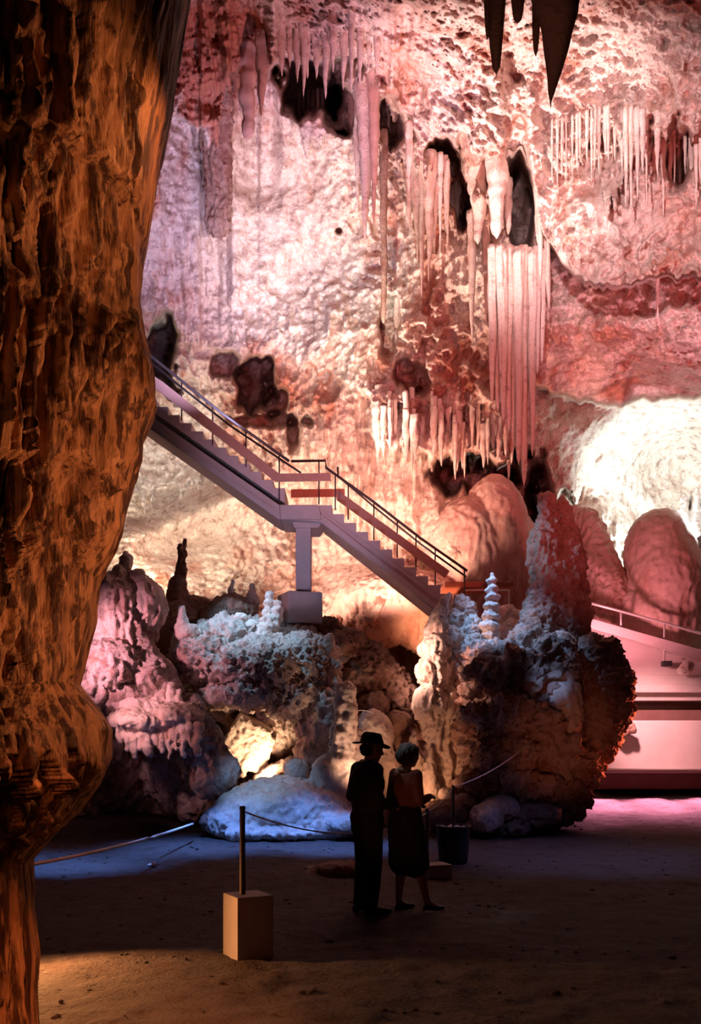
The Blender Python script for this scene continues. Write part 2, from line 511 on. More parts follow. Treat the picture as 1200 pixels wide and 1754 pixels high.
shelf([(400, 480), (450, 500), (500, 560)], 0.25, 60, (10, 10, 40, 5, 9), 13)
shelf([(880, 650), (960, 680), (1040, 700), (1100, 690), (1240, 680)], 2.2, 190, (8, 2, 10, 8, 14), 14, edge=10)
shelf([(1010, 800), (1050, 720), (1070, 700)], 1.0, 80, (5, 5, 20, 5, 12), 15)
shelf([(630, 740), (700, 770), (760, 780), (830, 790), (880, 810), (920, 830), (1000, 830)], 1.6, 75, (60, 8, 48, 4, 9), 16)
shelf([(500, 620), (560, 640), (640, 690), (740, 700), (860, 690)], 0.4, 90, (18, 6, 26, 6, 12), 17)
shelf([(215, 850), (300, 830), (360, 790)], 0.7, 60, (16, 10, 50, 4, 8), 18)
# bulges of flowstone
for cx_, cy_, rx_, ry_, am in ((800, 930, 95, 120, 1.7), (875, 920, 50, 110, 0.9), (660, 1030, 110, 75, 1.3), (580, 860, 70, 165, 0.5), (480, 960, 70, 60, 0.5),
                               (1050, 960, 60, 120, 1.2), (820, 200, 120, 120, 0.8), (1020, 380, 90, 70, 0.6)):
    r2 = ((PX - cx_) / rx_) ** 2 + ((PY - cy_) / ry_) ** 2
    D -= am * np.clip(1 - r2, 0, 1) ** 1.5 * 1.15
# sloping ramp of stone, left under the stair
dl = (PY - np.interp(PX, [210, 330, 440], [925, 880, 840]))
D -= 1.2 * np.exp(-(dl / 30.0) ** 2) * sst(190, 230, PX) * (1 - sst(420, 470, PX))
# recesses
hole(540, 150, 60, 48, 6.0)
hole(585, 190, 25, 35, 3.0)
hole(890, 350, 24, 75, 6.0, 0.3, 0.2)
hole(860, 300, 22, 35, 2.5)
hole(762, 272, 26, 26, 4.0)
hole(790, 320, 18, 60, 2.5)
hole(830, 300, 20, 26, 2.5)
hole(665, 210, 18, 60, 2.5)
hole(428, 662, 32, 46, 7.0)
hole(385, 625, 26, 22, 3.0)
hole(455, 720, 50, 14, 2.5)
hole(470, 690, 24, 30, 3.5)
hole(275, 600, 32, 62, 8.0, 0.3)
hole(820, 812, 85, 34, 5.0)
hole(905, 845, 50, 55, 5.0)
hole(925, 930, 20, 110, 2.0)
hole(500, 735, 14, 30, 2.0)
hole(665, 560, 14, 50, 1.2)
hole(710, 645, 30, 25, 1.5)
hole(715, 1150, 75, 90, 3.0)
hole(1195, 900, 22, 50, 4.0)
hole(1165, 270, 25, 60, 1.8)
hole(580, 395, 6, 6, 0.8, 0.5, 0.1)
D = np.maximum(D, 9.0)
rust = 1.0 * gmask(370, 100, 100, 130, 0.4) + 0.55 * gmask(980, 620, 260, 75, 0.6) + 0.35 * gmask(700, 620, 140, 80, 0.7) + 0.5 * gmask(860, 930, 110, 140, 0.5) \
    + 0.45 * gmask(700, 80, 60, 120, 0.6) + 0.4 * gmask(1170, 330, 80, 180, 0.6) + 0.4 * gmask(480, 620, 80, 80, .6) + 0.35 * gmask(790, 320, 100, 110, .6) \
    + 1.0 * gmask(372, 300, 18, 110, .4, .15) + 0.5 * gmask(660, 1090, 110, 50, .5) - 0.9 * gmask(1130, 780, 160, 120, .5) - 0.7 * gmask(450, 400, 170, 220, .5) - 0.8 * gmask(580, 860, 160, 170, .5) - 0.6 * gmask(330, 880, 120, 90, .5)
V = np.stack([(PX - CX) / FPX * D, D, EYE + (HY - PY) / FPX * D], -1).reshape(-1, 3)
link('wall_back', mesh_np('wall_back', V, grid_faces(*PX.shape)[:, ::-1], attrs={'rust': rust}), M_WALL, kind='structure')


def Dw(px, py):
    i = int(np.clip(np.searchsorted(GX, px), 0, len(GX) - 1)); j = int(np.clip(np.searchsorted(GY, py), 0, len(GY) - 1))
    return float(D[j, i])


# ------------------------------------------------------------------ floor
def fh(x, y):
    x = np.asarray(x, np.float64); y = np.asarray(y, np.float64)
    h = 0.068 * np.maximum(y - 17.0, 0)
    h = h + 0.05 * fbm(x * 0.6, y * 0.6, 1.1, 3)
    return h


fx = np.arange(-11, 14, 0.05); fy = np.concatenate([np.arange(0.5, 9, 0.045), np.arange(9, 20, 0.06), np.arange(20, 32, 0.12)])
FX, FY = np.meshgrid(fx, fy)
FZ = fh(FX, FY) + 0.018 * fbm(FX * 4, FY * 4, 2.2, 4) + 0.02 * np.clip(fbm(FX * 7, FY * 7, 5.2, 2) - 0.35, 0, 1)
link('floor', mesh_np('floor', np.stack([FX, FY, FZ], -1).reshape(-1, 3), grid_faces(*FX.shape)), M_FLOOR, kind='structure')


# ------------------------------------------------------------------ rocks: blobs fused into one surface, then displaced
_ico = None


def rock(name, prims, mat, voxel=0.03, knob=0.06, fl=0.0, fine=0.015, seed=1, kf=2.2, tiers=0.0, **kw):
    bm = bmesh.new()
    for p in prims:
        if p[0] == 'e':
            _, px, py, d, rx, ry, rd = p
            c = at(px, py, d); k = d / FPX
            bmesh.ops.create_icosphere(bm, subdivisions=3, radius=1, matrix=Matrix.Translation(c) @ Matrix.Diagonal((rx * k, rd, ry * k, 1)))
        elif p[0] == 'c':
            _, x0, y0, d0, r0, x1, y1, d1, r1 = p
            a, b = at(x0, y0, d0), at(x1, y1, d1)
            r0 *= d0 / FPX; r1 *= d1 / FPX
            n = max(3, int((b - a).length / max(min(r0, r1) * 0.6, 0.025)))
            n = min(n, 30)
            for i in range(n + 1):
                t = i / n
                bmesh.ops.create_icosphere(bm, subdivisions=2, radius=r0 + (r1 - r0) * t, matrix=Matrix.Translation(a.lerp(b, t)))
        elif p[0] == 'b':
            _, px, py, d, sx, sy, sd, rot = p
            k = d / FPX
            bx(bm, at(px, py, d), (sx * k, sd, sy * k), rot)
    me = bpy.data.meshes.new('tmp'); bm.to_mesh(me); bm.free()
    o = bpy.data.objects.new('tmp', me); COL.objects.link(o)
    md = o.modifiers.new('r', 'REMESH'); md.mode = 'VOXEL'; md.voxel_size = voxel
    sm = o.modifiers.new('s', 'SMOOTH'); sm.iterations = 3; sm.factor = 0.5
    dg = bpy.context.evaluated_depsgraph_get()
    dg.update()
    m2 = bpy.data.meshes.new_from_object(o.evaluated_get(dg))
    bpy.data.objects.remove(o); bpy.data.meshes.remove(me)
    n = len(m2.vertices)
    P = np.empty(n * 3, np.float32); m2.vertices.foreach_get('co', P); P = P.reshape(-1, 3)
    Nn = np.empty(n * 3, np.float32); m2.vertex_normals.foreach_get('vector', Nn); Nn = Nn.reshape(-1, 3)
    x, y, z = P.T
    s = seed * 3.7
    wv = fbm(x * 1.3 + s, y * 1.3, z * 1.3, 2)
    dsp = knob * fbm(x * kf + s, y * kf, z * kf, 3, 0.6) + knob * 0.5 * fbm(x * kf * 2.5 + s, y * kf * 2.5, z * kf * 2.5, 2, 0.6, True)
    if fl:
        side = 1 - 0.7 * np.clip(Nn[:, 2], 0, 1)
        dsp = dsp + fl * side * fbm(x * 7 + wv + s, y * 7, z * 0.9, 2, 0.6, True)
    if tiers:
        dsp = dsp + tiers * np.sin(z * 38 + 3 * wv)
    dsp = dsp + fine * fbm(x * 14 + s, y * 14, z * 14, 2, 0.6)
    P = P + Nn * dsp[:, None]
    org = Vector((float(P[:, 0].mean()), float(P[:, 1].mean()), float(P[:, 2].min())))
    P = P - np.array(org, np.float32)
    m2.vertices.foreach_set('co', P.ravel())
    m2.polygons.foreach_set('use_smooth', np.full(len(m2.polygons), True))
    m2.materials.clear()
    m2.name = name
    m2.update()
    return link(name, m2, mat, loc=org, **kw)


def spike(name, px, y_root, y_tip, d, wpx, mat, seed=1, lean=0.0, flut=0.16, tiers=0.1, power=0.8, n=14, m=26, tipw=0.08, parent=None, flat=1.0, root_ext=0.25, **kw):
    """stalactite (tip below) or stalagmite (tip above): a tapering fluted spindle"""
    r = np.random.RandomState(seed)
    k = d / FPX
    a = at(px, y_root, d); b = at(px + lean, y_tip, d)
    L = (b - a).length
    rw = wpx * 0.5 * k
    t = np.linspace(-root_ext / max(L, .3), 1, m)
    th = np.linspace(0, 2 * math.pi, n, endpoint=False)
    T, TH = np.meshgrid(t, th, indexing='ij')
    tc = np.clip(T, 0, 1)
    R = rw * (tipw + (1 - tipw) * (1 - tc) ** power)
    R = R * (1 + flut * pn(np.cos(TH) * 2.2 + seed * 1.7, np.sin(TH) * 2.2, T * L * 0.9) * 2 + flut * 0.8 * pn(np.cos(TH) * 5 + seed, np.sin(TH) * 5, T * L * 1.5))
    R = R * (1 + tiers * np.sin(T * L * 16 + 2 * pn(T * 3, seed, 0.3) * 3) + tiers * 0.8 * pn(T * L * 3.3, seed * 2.1, 0.5) * 2)
    R = R * np.where(T > 0.985, 0.5, 1.0)
    wob = rw * 0.35 * np.stack([pn(T * 2.5, seed * 1.3, 0.1), pn(T * 2.5, seed * 2.3, 7.1)], -1) * (1 - 0.5 * tc)[..., None]
    X = a.x + (b.x - a.x) * T + R * np.cos(TH) + wob[..., 0]
    Y = a.y + (b.y - a.y) * T + R * np.sin(TH) * flat + wob[..., 1]
    Z = a.z + (b.z - a.z) * T
    V = np.stack([X, Y, Z], -1).reshape(-1, 3)
    F = grid_faces(m, n, True)
    tip = np.array([[b.x + wob[-1, 0, 0], b.y, b.z + (-.25 if b.z < a.z else .25) * rw]]); root = np.array([[V[:n, 0].mean(), V[:n, 1].mean(), V[0, 2]]])
    V = np.concatenate([V, tip, root])
    base = (m - 1) * n
    ti, ri = m * n, m * n + 1
    cap = [(base + i, base + (i + 1) % n, ti, ti) for i in range(n)]
    cap2 = [((i + 1) % n, i, ri, ri) for i in range(n)]
    if b.z > a.z:
        pass
    else:
        F = F[:, ::-1]; cap = [(c[1], c[0], c[2], c[3]) for c in cap]; cap2 = [(c[1], c[0], c[2], c[3]) for c in cap2]
    org = parent.location if parent else (a if b.z < a.z else Vector((a.x, a.y, float(V[:, 2].min()))))
    V = V - np.array(org)
    bm_faces = [tuple(f) for f in F.tolist()] + [c[:3] for c in cap] + [c[:3] for c in cap2]
    me = bpy.data.meshes.new(name)
    me.from_pydata(V.tolist(), [], bm_faces)
    me.polygons.foreach_set('use_smooth', np.full(len(me.polygons), True))
    me.update()
    return link(name, me, mat, parent, loc=None if parent else org, **kw)


def hang(px, y0, y1, wpx, label, off=0.0, mat=None, group=None, **kw):
    d = Dw(px, y0) + off
    return spike('stalactite', px, y0, y1, d, wpx, mat or M_CALC, seed=int(px * 7 + y1) % 997, label=label, cat='stalactite', group=group, root_ext=0.5, **kw)


# dark foreground stalactites at the top
for px, y1, w_, lab, ln in ((850, 128, 26, 'dark brown blunt stalactite silhouetted at the top, just left of the broadest one', 0),
                            (832, 70, 12, 'slim dark stalactite hanging close beside the blunt dark one at the top', 3),
                            (885, 40, 26, 'short dark stalactite stub at the top between the blunt one and the narrow one', 2),
                            (917, 98, 15, 'narrow dark stalactite at the top just before the broadest dark one', 0),
                            (958, 172, 100, 'broadest dark stalactite, long pointed cone cut by the top of the picture', -10)):
    spike('stalactite', px, -110, y1, 9.5, w_ * 1.35, M_HANG, seed=px, lean=ln, tiers=0.03, flut=0.10, power=0.35 if w_ < 50 else 1.15, tipw=0.05, label=lab, cat='stalactite')
# large pale stalactites
hang(625, 150, 415, 36, 'long grey-violet stalactite pointing down at the pale wall, largest of its cluster', -0.4, power=0.9)
hang(605, 180, 300, 20, 'grey-violet stalactite on the near side of the largest violet one', -0.3)
hang(612, 230, 365, 13, 'thin grey-violet stalactite pressed against the largest violet one', -0.3)
hang(640, 150, 385, 22, 'reddish stalactite in the shade right behind the largest violet one', -0.1, mat=M_DOME)
hang(657, 262, 552, 15, 'long thin knobbly dark stalactite of even width in front of the cream wall', -0.9, tiers=0.16, tipw=0.45, mat=M_BROWN)
hang(520, 70, 165, 13, 'single pink stalactite hanging before the black hollow near the top', -0.5)
hang(424, 120, 235, 30, 'blunt orange-red stalactite with a knobbly end, hanging over the lavender wall', -0.6, tipw=0.5, mat=M_DOME)
hang(448, 100, 200, 22, 'pointed orange-red stalactite beside the blunt knobbly one', -0.5, mat=M_DOME)
hang(735, 300, 480, 24, 'dark-edged pointed stalactite, longest of the bunch right of the thin knobbly one', -0.6, power=1.1)
hang(722, 300, 510, 14, 'needle stalactite reaching lowest in the bunch right of the thin knobbly one', -0.6)
hang(775, 320, 500, 26, 'dark fluted stalactite ending above the red band beside the organ-pipe drapery', -0.5, power=1.1)
hang(772, 320, 545, 13, 'cream needle stalactite below the dark fluted one', -0.4)
hang(808, 400, 590, 17, 'pale club-shaped stalactite left of the organ-pipe drapery', -0.5)
hang(832, 400, 560, 14, 'red-brown stalactite touching the organ-pipe drapery on its left', -0.4, mat=M_DOME)
hang(818, 290, 415, 34, 'cream lumpy stalactite at the near edge of the black crevice', -0.6, tipw=0.3)
hang(850, 280, 405, 36, 'rounded knobbly pendant hanging half across the black crevice', -0.8, tipw=0.4)
hang(870, 345, 400, 16, 'small white pendant in front of the black crevice', -3.2, tipw=0.4)
hang(700, 250, 330, 14, 'short violet stalactite above the bunch right of the thin knobbly one', -0.4)
hang(1126, 500, 548, 6, 'lone short thin stalactite under the big pink overhang', -0.5)
hang(680, 545, 640, 12, 'grey drip of stone hanging below the thin knobbly stalactite', -0.3)
r_ = random.Random(5)
for i in range(12):
    hang(700 + r_.random() * 70, 300 + r_.random() * 20, 370 + r_.random() * 80, 8 + 7 * r_.random(), 'thin fluted stalactite of the bunch between knobbly stalactite and crevice', -0.45,
         group='thin stalactites of the bunch left of the crevice')
for i in range(14):
    x_ = 945 + i * 8 + r_.random() * 4
    hang(x_, 250 - i * 2, 285 - i * 2 + r_.random() * 45, 4 + 3 * r_.random(), 'thin pink straw stalactite in the fringe right of the organ-pipe drapery', -0.25,
         group='straw stalactites of the pink fringe')
for i in range(16):
    hang(1062 + i * 9 + r_.random() * 5, 225 + r_.random() * 30, 290 + r_.random() * 90, 5 + 6 * r_.random(), 'thin reddish stalactite in the curtain at the upper right',
         -0.3, group='thin stalactites of the upper right curtain')
for i in range(12):
    hang(478 + i * 15 + r_.random() * 5, 40 + r_.random() * 50, 115 + r_.random() * 55, 7 + 8 * r_.random(), 'small pink stalactite of the row above the black hollow',
         -0.3, group='small stalactites above the black hollow')
for i in range(8):
    hang(512 + i * 8, 185, 220 + r_.random() * 55, 6 + 4 * r_.random(), 'slender mauve stalactite just under the black hollow', -0.3, group='slender stalactites under the black hollow')
for i in range(40):
    x_ = 640 + 240 * r_.random()
    y_ = 745 + (x_ - 640) * .18 + r_.uniform(-35, 25)
    hang(x_, y_ - 30, y_ + 8 + 32 * r_.random() ** 2, 6 + 10 * r_.random(), 'short salmon stalactite in the ragged row above the orange domes',
         -0.15, group='short stalactites above the orange domes')

# organ-pipe drapery
dd = Dw(880, 450) - 1.0
dr = empty('stone_drapery', at(885, 415, dd), 'tall cream organ-pipe drapery of fused stone pipes hanging under the black crevice', 'drapery')
for i, (x_, yb, w_) in enumerate(((843, 690, 17), (852, 705, 17), (861, 722, 18), (870, 738, 18), (879, 760, 19), (888, 795, 20), (896, 832, 19), (905, 748, 18), (911, 780, 15),
                                  (920, 640, 14), (928, 622, 13), (857, 640, 15), (884, 700, 16))):
    spike('pipe', x_, 425 + (i * 37) % 11, yb, dd + 0.10 * math.sin(i * 2.1) - 0.12, w_, M_CALC, seed=200 + i, flut=0.22, tiers=0.03, power=0.42, n=20, m=34, tipw=0.10, parent=dr, root_ext=0.05)
spike('pipe', 934, 235, 530, dd - 0.1, 17, M_CALC, seed=222, lean=6, flut=0.22, tiers=0.04, power=0.5, n=20, m=34, parent=dr)
spike('pipe', 922, 330, 480, dd - 0.2, 14, M_CALC, seed=223, lean=4, flut=0.22, tiers=0.04, power=0.5, n=20, m=34, parent=dr)

# ------------------------------------------------------------------ foreground column
ey = [-200, 0, 130, 230, 330, 430, 500, 570, 640, 690, 740, 780, 850, 930, 990, 1060, 1110, 1170, 1215, 1250, 1300, 1350, 1400, 1440, 1480, 1560, 1640, 1700, 1760, 1830]
ex = [360, 322, 300, 277, 262, 246, 243, 256, 273, 274, 251, 249, 226, 204, 170, 163, 150, 134, 170, 190, 188, 165, 128, 84, 50, 54, 66, 62, 66, 80]
CD = 5.6
k5 = CD / FPX
rows = np.concatenate([np.arange(-200, 1835, 2.6)])
nu = 460
th = np.concatenate([np.linspace(-math.pi, 0.35, 340, endpoint=False), np.linspace(0.35, math.pi, 120, endpoint=False)])
RY, TH = np.meshgrid(rows, th, indexing='ij')
edge = np.interp(RY, ey, ex)
cxp = -170.0 + 40 * np.sin(RY / 300.0)
rad = (edge - cxp) * 0.975
depth = 0.85 + 0.15 * np.sin(RY / 170.)
sx = cxp + rad * np.cos(TH)
arc = TH * 420.0                                   # distance along the surface in px
front = np.clip(-np.sin(TH), 0, 1)
wq = fbm(arc / 130.0, RY / 260.0, 1.5, 3)
f1 = fbm(arc / 34.0 + 1.6 * wq, RY / 420.0, 2.5, 3, 0.55, True)
f2 = fbm(arc / 13.0 + 2.2 * wq, RY / 200.0, 6.5, 2, 0.55, True)
lump = fbm(arc / 120.0, RY / 110.0, 9.5, 3)
fw = sst(-0.6, 0.5, fbm(arc / 90.0, RY / 170.0, 12.5, 2))
f0 = fbm(arc / 60.0 + 1.2 * wq, RY / 600.0, 22.5, 2, 0.5, True)
dr1 = 1 - np.clip(np.abs(pn(arc / 30.0 + 0.9 * wq, RY / 700.0, 31.5)) * 4.0, 0, 1)
dr2 = 1 - np.clip(np.abs(pn(arc / 14.0 + 0.9 * wq, RY / 420.0, 41.5)) * 4.0, 0, 1)
disp = 12 * lump + 10 * f0 + (-22 * dr1 - 9 * dr2 + 10) * (0.45 + 0.8 * fw) + 2.5 * f2


# where the undisplaced surface shows from the floor in front of it (only to lay out the ledges and drapes)
_Y0 = CD + depth * rad * k5 * np.sin(TH)
SXc = CX + (sx - CX) * k5 / _Y0 * FPX
SYc = HY + (RY - HY) * CD / _Y0
isf = sst(0.25, -0.1, np.sin(TH)) if False else 1 - sst(-0.1, 0.25, np.sin(TH))


def cshelf(pts, amp, decay, n, lmin, lmax, wmin, wmax, seed):
    global disp
    xs, f = spikes(-320, 330, n, lmin, lmax, wmin, wmax, seed)
    yb = np.interp(SXc, [p[0] for p in pts], [p[1] for p in pts]) + 10 * wq
    d = yb + np.interp(SXc, xs, f) - SYc
    db = yb - SYc
    disp = disp + isf * (amp * sst(-4, 14, d) * np.exp(-np.maximum(db, 0) / decay) - amp * 0.35 * (1 - sst(-4, 14, d)) * np.exp(-np.maximum(-db, 0) / (2.5 * decay)))


def cdrip(x0, y0, x1, y1, w_, h):
    """one hanging drape of stone on the column, widest at its top third"""
    global disp
    t = (SYc - y0) / (y1 - y0)
    ins = (t > -0.12) & (t < 1) & (isf > 0)
    tt = t[ins]
    xc = x0 + (x1 - x0) * tt + 3 * np.sin(tt * 9 + x0)
    ww = w_ * (1 - np.clip(tt, 0, 1)) ** 0.55 * (0.75 + 0.25 * np.sin(tt * 12 + x0)) + 0.5
    q = np.clip(1 - ((SXc[ins] - xc) / ww) ** 2, 0, 1) ** 0.6
    top = sst(-0.12, 0.06, tt)
    disp[ins] += h * q * top * np.minimum(1, ww / 5.0)


cshelf([(-200, 190), (0, 225), (95, 255), (190, 310), (260, 420)], 26, 70, 30, 5, 40, 7, 16, 51)
cshelf([(-200, 520), (60, 500), (130, 520), (220, 440), (270, 430)], 14, 60, 20, 10, 70, 8, 16, 53)
cshelf([(-200, 770), (60, 790), (130, 790), (165, 850), (240, 960)], 30, 60, 16, 10, 50, 8, 16, 54)
cshelf([(-200, 1290), (0, 1310), (80, 1300), (150, 1300), (200, 1330)], 40, 80, 30, 20, 130, 8, 18, 55)
for dr_ in ((38, 40, 36, 240, 13, 26), (60, 70, 56, 235, 10, 22), (86, 50, 84, 262, 17, 34), (122, 20, 108, 255, 14, 28), (14, 60, 12, 200, 9, 22), (146, 10, 128, 200, 9, 20), (165, 60, 150, 260, 8, 16), (215, 150, 195, 330, 16, 26),
            (225, 250, 205, 430, 12, 22), (198, 330, 185, 470, 9, 20), (92, 262, 34, 800, 15, 40), (20, 262, 6, 470, 10, 26), (40, 262, 26, 420, 9, 22), (58, 262, 46, 460, 8, 24), (70, 262, 62, 400, 6, 20), (112, 275, 100, 520, 8, 22), (130, 285, 118, 440, 7, 18),
            (148, 300, 130, 560, 9, 20), (165, 310, 150, 500, 8, 18), (180, 330, 168, 560, 9, 18), (205, 420, 190, 640, 16, 26), (232, 440, 215, 640, 14, 24), (105, 500, 95, 740, 16, 28), (135, 560, 110, 740, 13, 26), (165, 540, 150, 750, 12, 26),
            (182, 560, 160, 660, 9, 22), (210, 640, 195, 800, 12, 22), (240, 620, 220, 790, 14, 22), (20, 480, -5, 780, 18, 32), (-10, 300, -20, 700, 14, 30), (60, 830, 55, 1000, 12, 26), (25, 830, 20, 1050, 12, 26), (85, 820, 70, 960, 10, 24), (110, 830, 95, 1010, 10, 22),
            (135, 850, 120, 1000, 10, 22), (165, 880, 130, 1130, 12, 24), (190, 900, 155, 1100, 12, 22), (90, 1000, 75, 1180, 12, 22), (40, 1050, 35, 1200, 12, 22), (10, 1080, 5, 1200, 10, 20), (125, 1040, 115, 1190, 9, 20), (70, 1330, 66, 1480, 10, 22), (100, 1330, 92, 1450, 10, 24),
            (25, 1340, 25, 1500, 10, 20), (130, 1330, 118, 1400, 9, 18), (45, 1340, 42, 1420, 8, 18), (150, 1310, 142, 1380, 9, 18)):
    cdrip(*dr_)
_r = random.Random(21)
for _ in range(34):
    x_ = _r.uniform(-20, 255); y_ = _r.uniform(-20, 1150)
    cdrip(x_, y_, x_ - _r.uniform(3, 16), y_ + _r.uniform(120, 300), _r.uniform(5, 10), _r.uniform(12, 22))
fade_side = sst(0.0, 0.5, front) * 0.85 + 0.15
rr = rad + disp * fade_side
X = ((cxp + rr * np.cos(TH)) - CX) * k5
Y = CD + depth * rr * k5 * np.sin(TH)
Z = EYE + (HY - RY) * k5
V = np.stack([X, Y, Z], -1).reshape(-1, 3)
org = np.array([(-170 - CX) * k5, CD, V[:, 2].min()])
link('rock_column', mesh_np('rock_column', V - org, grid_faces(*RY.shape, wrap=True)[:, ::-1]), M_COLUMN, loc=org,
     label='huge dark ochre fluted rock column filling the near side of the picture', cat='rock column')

# ------------------------------------------------------------------ rocks of the middle ground
rock('boulder', [('e', 200, 1050, 17.5, 40, 62, .45), ('e', 190, 1020, 17.5, 26, 36, .4), ('e', 215, 1090, 17.5, 30, 40, .4), ('e', 200, 1120, 18.0, 40, 40, .5)], M_CALC, knob=0.05, fl=0.05, seed=2,
     label='pink fluted upright boulder beside the big ochre column', cat='boulder')
rock('boulder', [('e', 250, 1040, 17.7, 33, 46, .42), ('e', 242, 1015, 17.7, 25, 30, .4), ('e', 245, 1075, 18.1, 25, 30, .4)], M_CALC, knob=0.03, fl=0.025, seed=3,
     label='rounded pink boulder with a dark undercut, resting against the fluted one', cat='boulder')
rock('stalagmite', [('c', 218, 955, 17.6, 8, 215, 1000, 17.6, 17), ('e', 236, 990, 17.5, 14, 16, .2), ('e', 205, 985, 17.5, 10, 18, .15)], M_CALC, voxel=.022, knob=0.04, seed=4,
     label='knobbly white stalagmite on top of the pink fluted boulder', cat='stalagmite')
rock('boulder', [('e', 198, 1148, 17.2, 46, 52, .5), ('e', 165, 1185, 17.1, 30, 42, .4), ('e', 215, 1195, 17.3, 50, 40, .5)], M_ROCK, knob=0.08, fl=0.04, seed=5,
     label='grey-pink boulder with hollows like a skull, below the fluted one', cat='boulder')
rock('boulder', [('c', 235, 1100, 17.4, 22, 285, 1185, 17.2, 28), ('e', 262, 1160, 17.3, 38, 36, .5), ('e', 270, 1200, 17.5, 40, 40, .5)], M_ROCK, knob=0.06, seed=6,
     label='pink sloping boulder between the skull-like one and the frosted mound', cat='boulder')
drips = [('c', x, 1245, 16.5, 7, x + 1, 1272 + (i * 37) % 26, 16.45, 4) for i, x in enumerate(range(205, 345, 12))]
rock('rock_shelf', [('e', 245, 1235, 16.9, 62, 20, .7), ('e', 300, 1228, 16.9, 45, 24, .6), ('e', 240, 1212, 17.0, 30, 18, .4), ('e', 265, 1215, 17., 28, 18, .4)] + drips, M_CALC, voxel=.025, knob=0.05, fl=0.02, seed=7,
     label='pale overhanging rock shelf fringed with short drips above the dark hollow', cat='rock')
rock('stalagmite', [('c', 293, 1172, 16.9, 6, 292, 1225, 16.9, 13), ('c', 306, 1185, 16.9, 5, 303, 1225, 16.9, 10)], M_CALC, voxel=.02, knob=0.02, seed=8,
     label='small grey twin-pointed stalagmite on the dripping rock shelf', cat='stalagmite')
rock('boulder', [('c', 325, 1210, 17.2, 22, 385, 1325, 16.9, 26), ('c', 335, 1250, 17.3, 30, 365, 1330, 17.1, 36), ('e', 310, 1320, 18.3, 70, 70, .5), ('e', 345, 1370, 17.9, 46, 40, .5)], M_ROCK, knob=0.06, fl=0.02, seed=9,
     label='leaning pink slab of rock sloping down to the floor mound', cat='boulder')
knobs = [('e', 310 + (i * 53) % 250, 1090 + (i * 29) % 100 + 0.0 * i, 17.6 + 0.05 * (i % 9), 9 + i % 5, 8 + i % 4, .12) for i in range(60)]
rock('rock_mound', [('e', 360, 1140, 18.3, 70, 50, 1.0), ('e', 440, 1150, 18.2, 95, 55, 1.2), ('e', 520, 1150, 18.4, 60, 62, .9), ('e', 430, 1190, 17.9, 90, 24, .9), ('e', 500, 1195, 18.0, 50, 40, .8), ('e', 400, 1105, 18.8, 80, 45, 1.0), ('e', 470, 1240, 18.9, 80, 60, .8)],
     M_ROCK, voxel=.028, knob=0.10, kf=3.6, fine=0.03, seed=10, label='broad knobbly mound frosted blue-white on top below the stair pillar', cat='rock')
rock('stalagmite', [('c', 462, 1020, 18.4, 8, 460, 1085, 18.4, 16), ('e', 475, 1050, 18.4, 9, 26, .12), ('c', 460, 1070, 18.3, 18, 440, 1110, 18.1, 20), ('c', 462, 1085, 18.3, 16, 478, 1112, 18.2, 16)], M_CALC, voxel=.022, knob=0.035, tiers=.012, seed=11,
     label='stout blue-white stalagmite beside the concrete pillar footing', cat='stalagmite')
rock('stalagmite', [('c', 311, 1042, 17.9, 6, 313, 1075, 17.9, 13), ('e', 322, 1085, 18., 22, 18, .3), ('e', 318, 1100, 18.2, 24, 24, .3)], M_CALC, voxel=.022, knob=0.02, seed=12,
     label='small pink cone stalagmite right of the rounded pink boulder', cat='stalagmite')
rock('boulder', [('e', 400, 1048, 19.2, 40, 28, .5), ('e', 370, 1060, 19.2, 26, 22, .4), ('e', 400, 1085, 19.3, 60, 30, .5)], M_BROWN, knob=0.06, seed=13,
     label='round brown boulder at the back of the frosted mound', cat='boulder')
rock('stalagmite', [('c', 399, 996, 19.1, 3, 392, 1025, 19.1, 7), ('c', 392, 1025, 19.1, 6, 385, 1045, 19.1, 12)], M_CALC, voxel=.02, knob=0.015, seed=14,
     label='tiny pointed white stalagmite on the round brown boulder', cat='stalagmite')
rock('stalagmite', [('c', 431, 1003, 19.4, 4, 431, 1032, 19.3, 13)], M_ROCK, voxel=.02, knob=0.015, seed=15,
     label='tiny grey cone behind the round brown boulder', cat='stalagmite')
rock('stalagmite', [('c', 304, 1000, 19.8, 16, 305, 1060, 19.6, 26), ('c', 308, 935, 19.8, 3, 306, 1000, 19.8, 8), ('c', 316, 925, 19.9, 3, 314, 1000, 19.8, 7), ('e', 330, 1045, 19.6, 40, 24, .4), ('e', 305, 1080, 19.4, 50, 50, .5)], M_BROWN, voxel=.025, knob=0.04, seed=16,
     label='dark stump with two thin upright rods before the glowing stone ramp', cat='stalagmite')
for i, (x_, y_, r1) in enumerate(((386, 1075, 13), (411, 1060, 13), (430, 1074, 14), (400, 1090, 15), (452, 1090, 10))):
    lab = ('leftmost of the round white knobs on the frosted mound', 'topmost of the round white knobs on the frosted mound', 'knob of white stone nearest the stout blue-white stalagmite',
           'lowest round white knob on the frosted mound', 'small round knob at the foot of the stout blue-white stalagmite')[i]
    rock('round_stone', [('e', x_, y_, 18.2, r1, r1 * .9, r1 * .011), ('c', x_, y_, 18.25, r1 * .6, x_ + 2, y_ + 22, 18.3, r1 * .8)], M_CALC, voxel=.022, knob=0.02, seed=30 + i, label=lab, cat='stone')
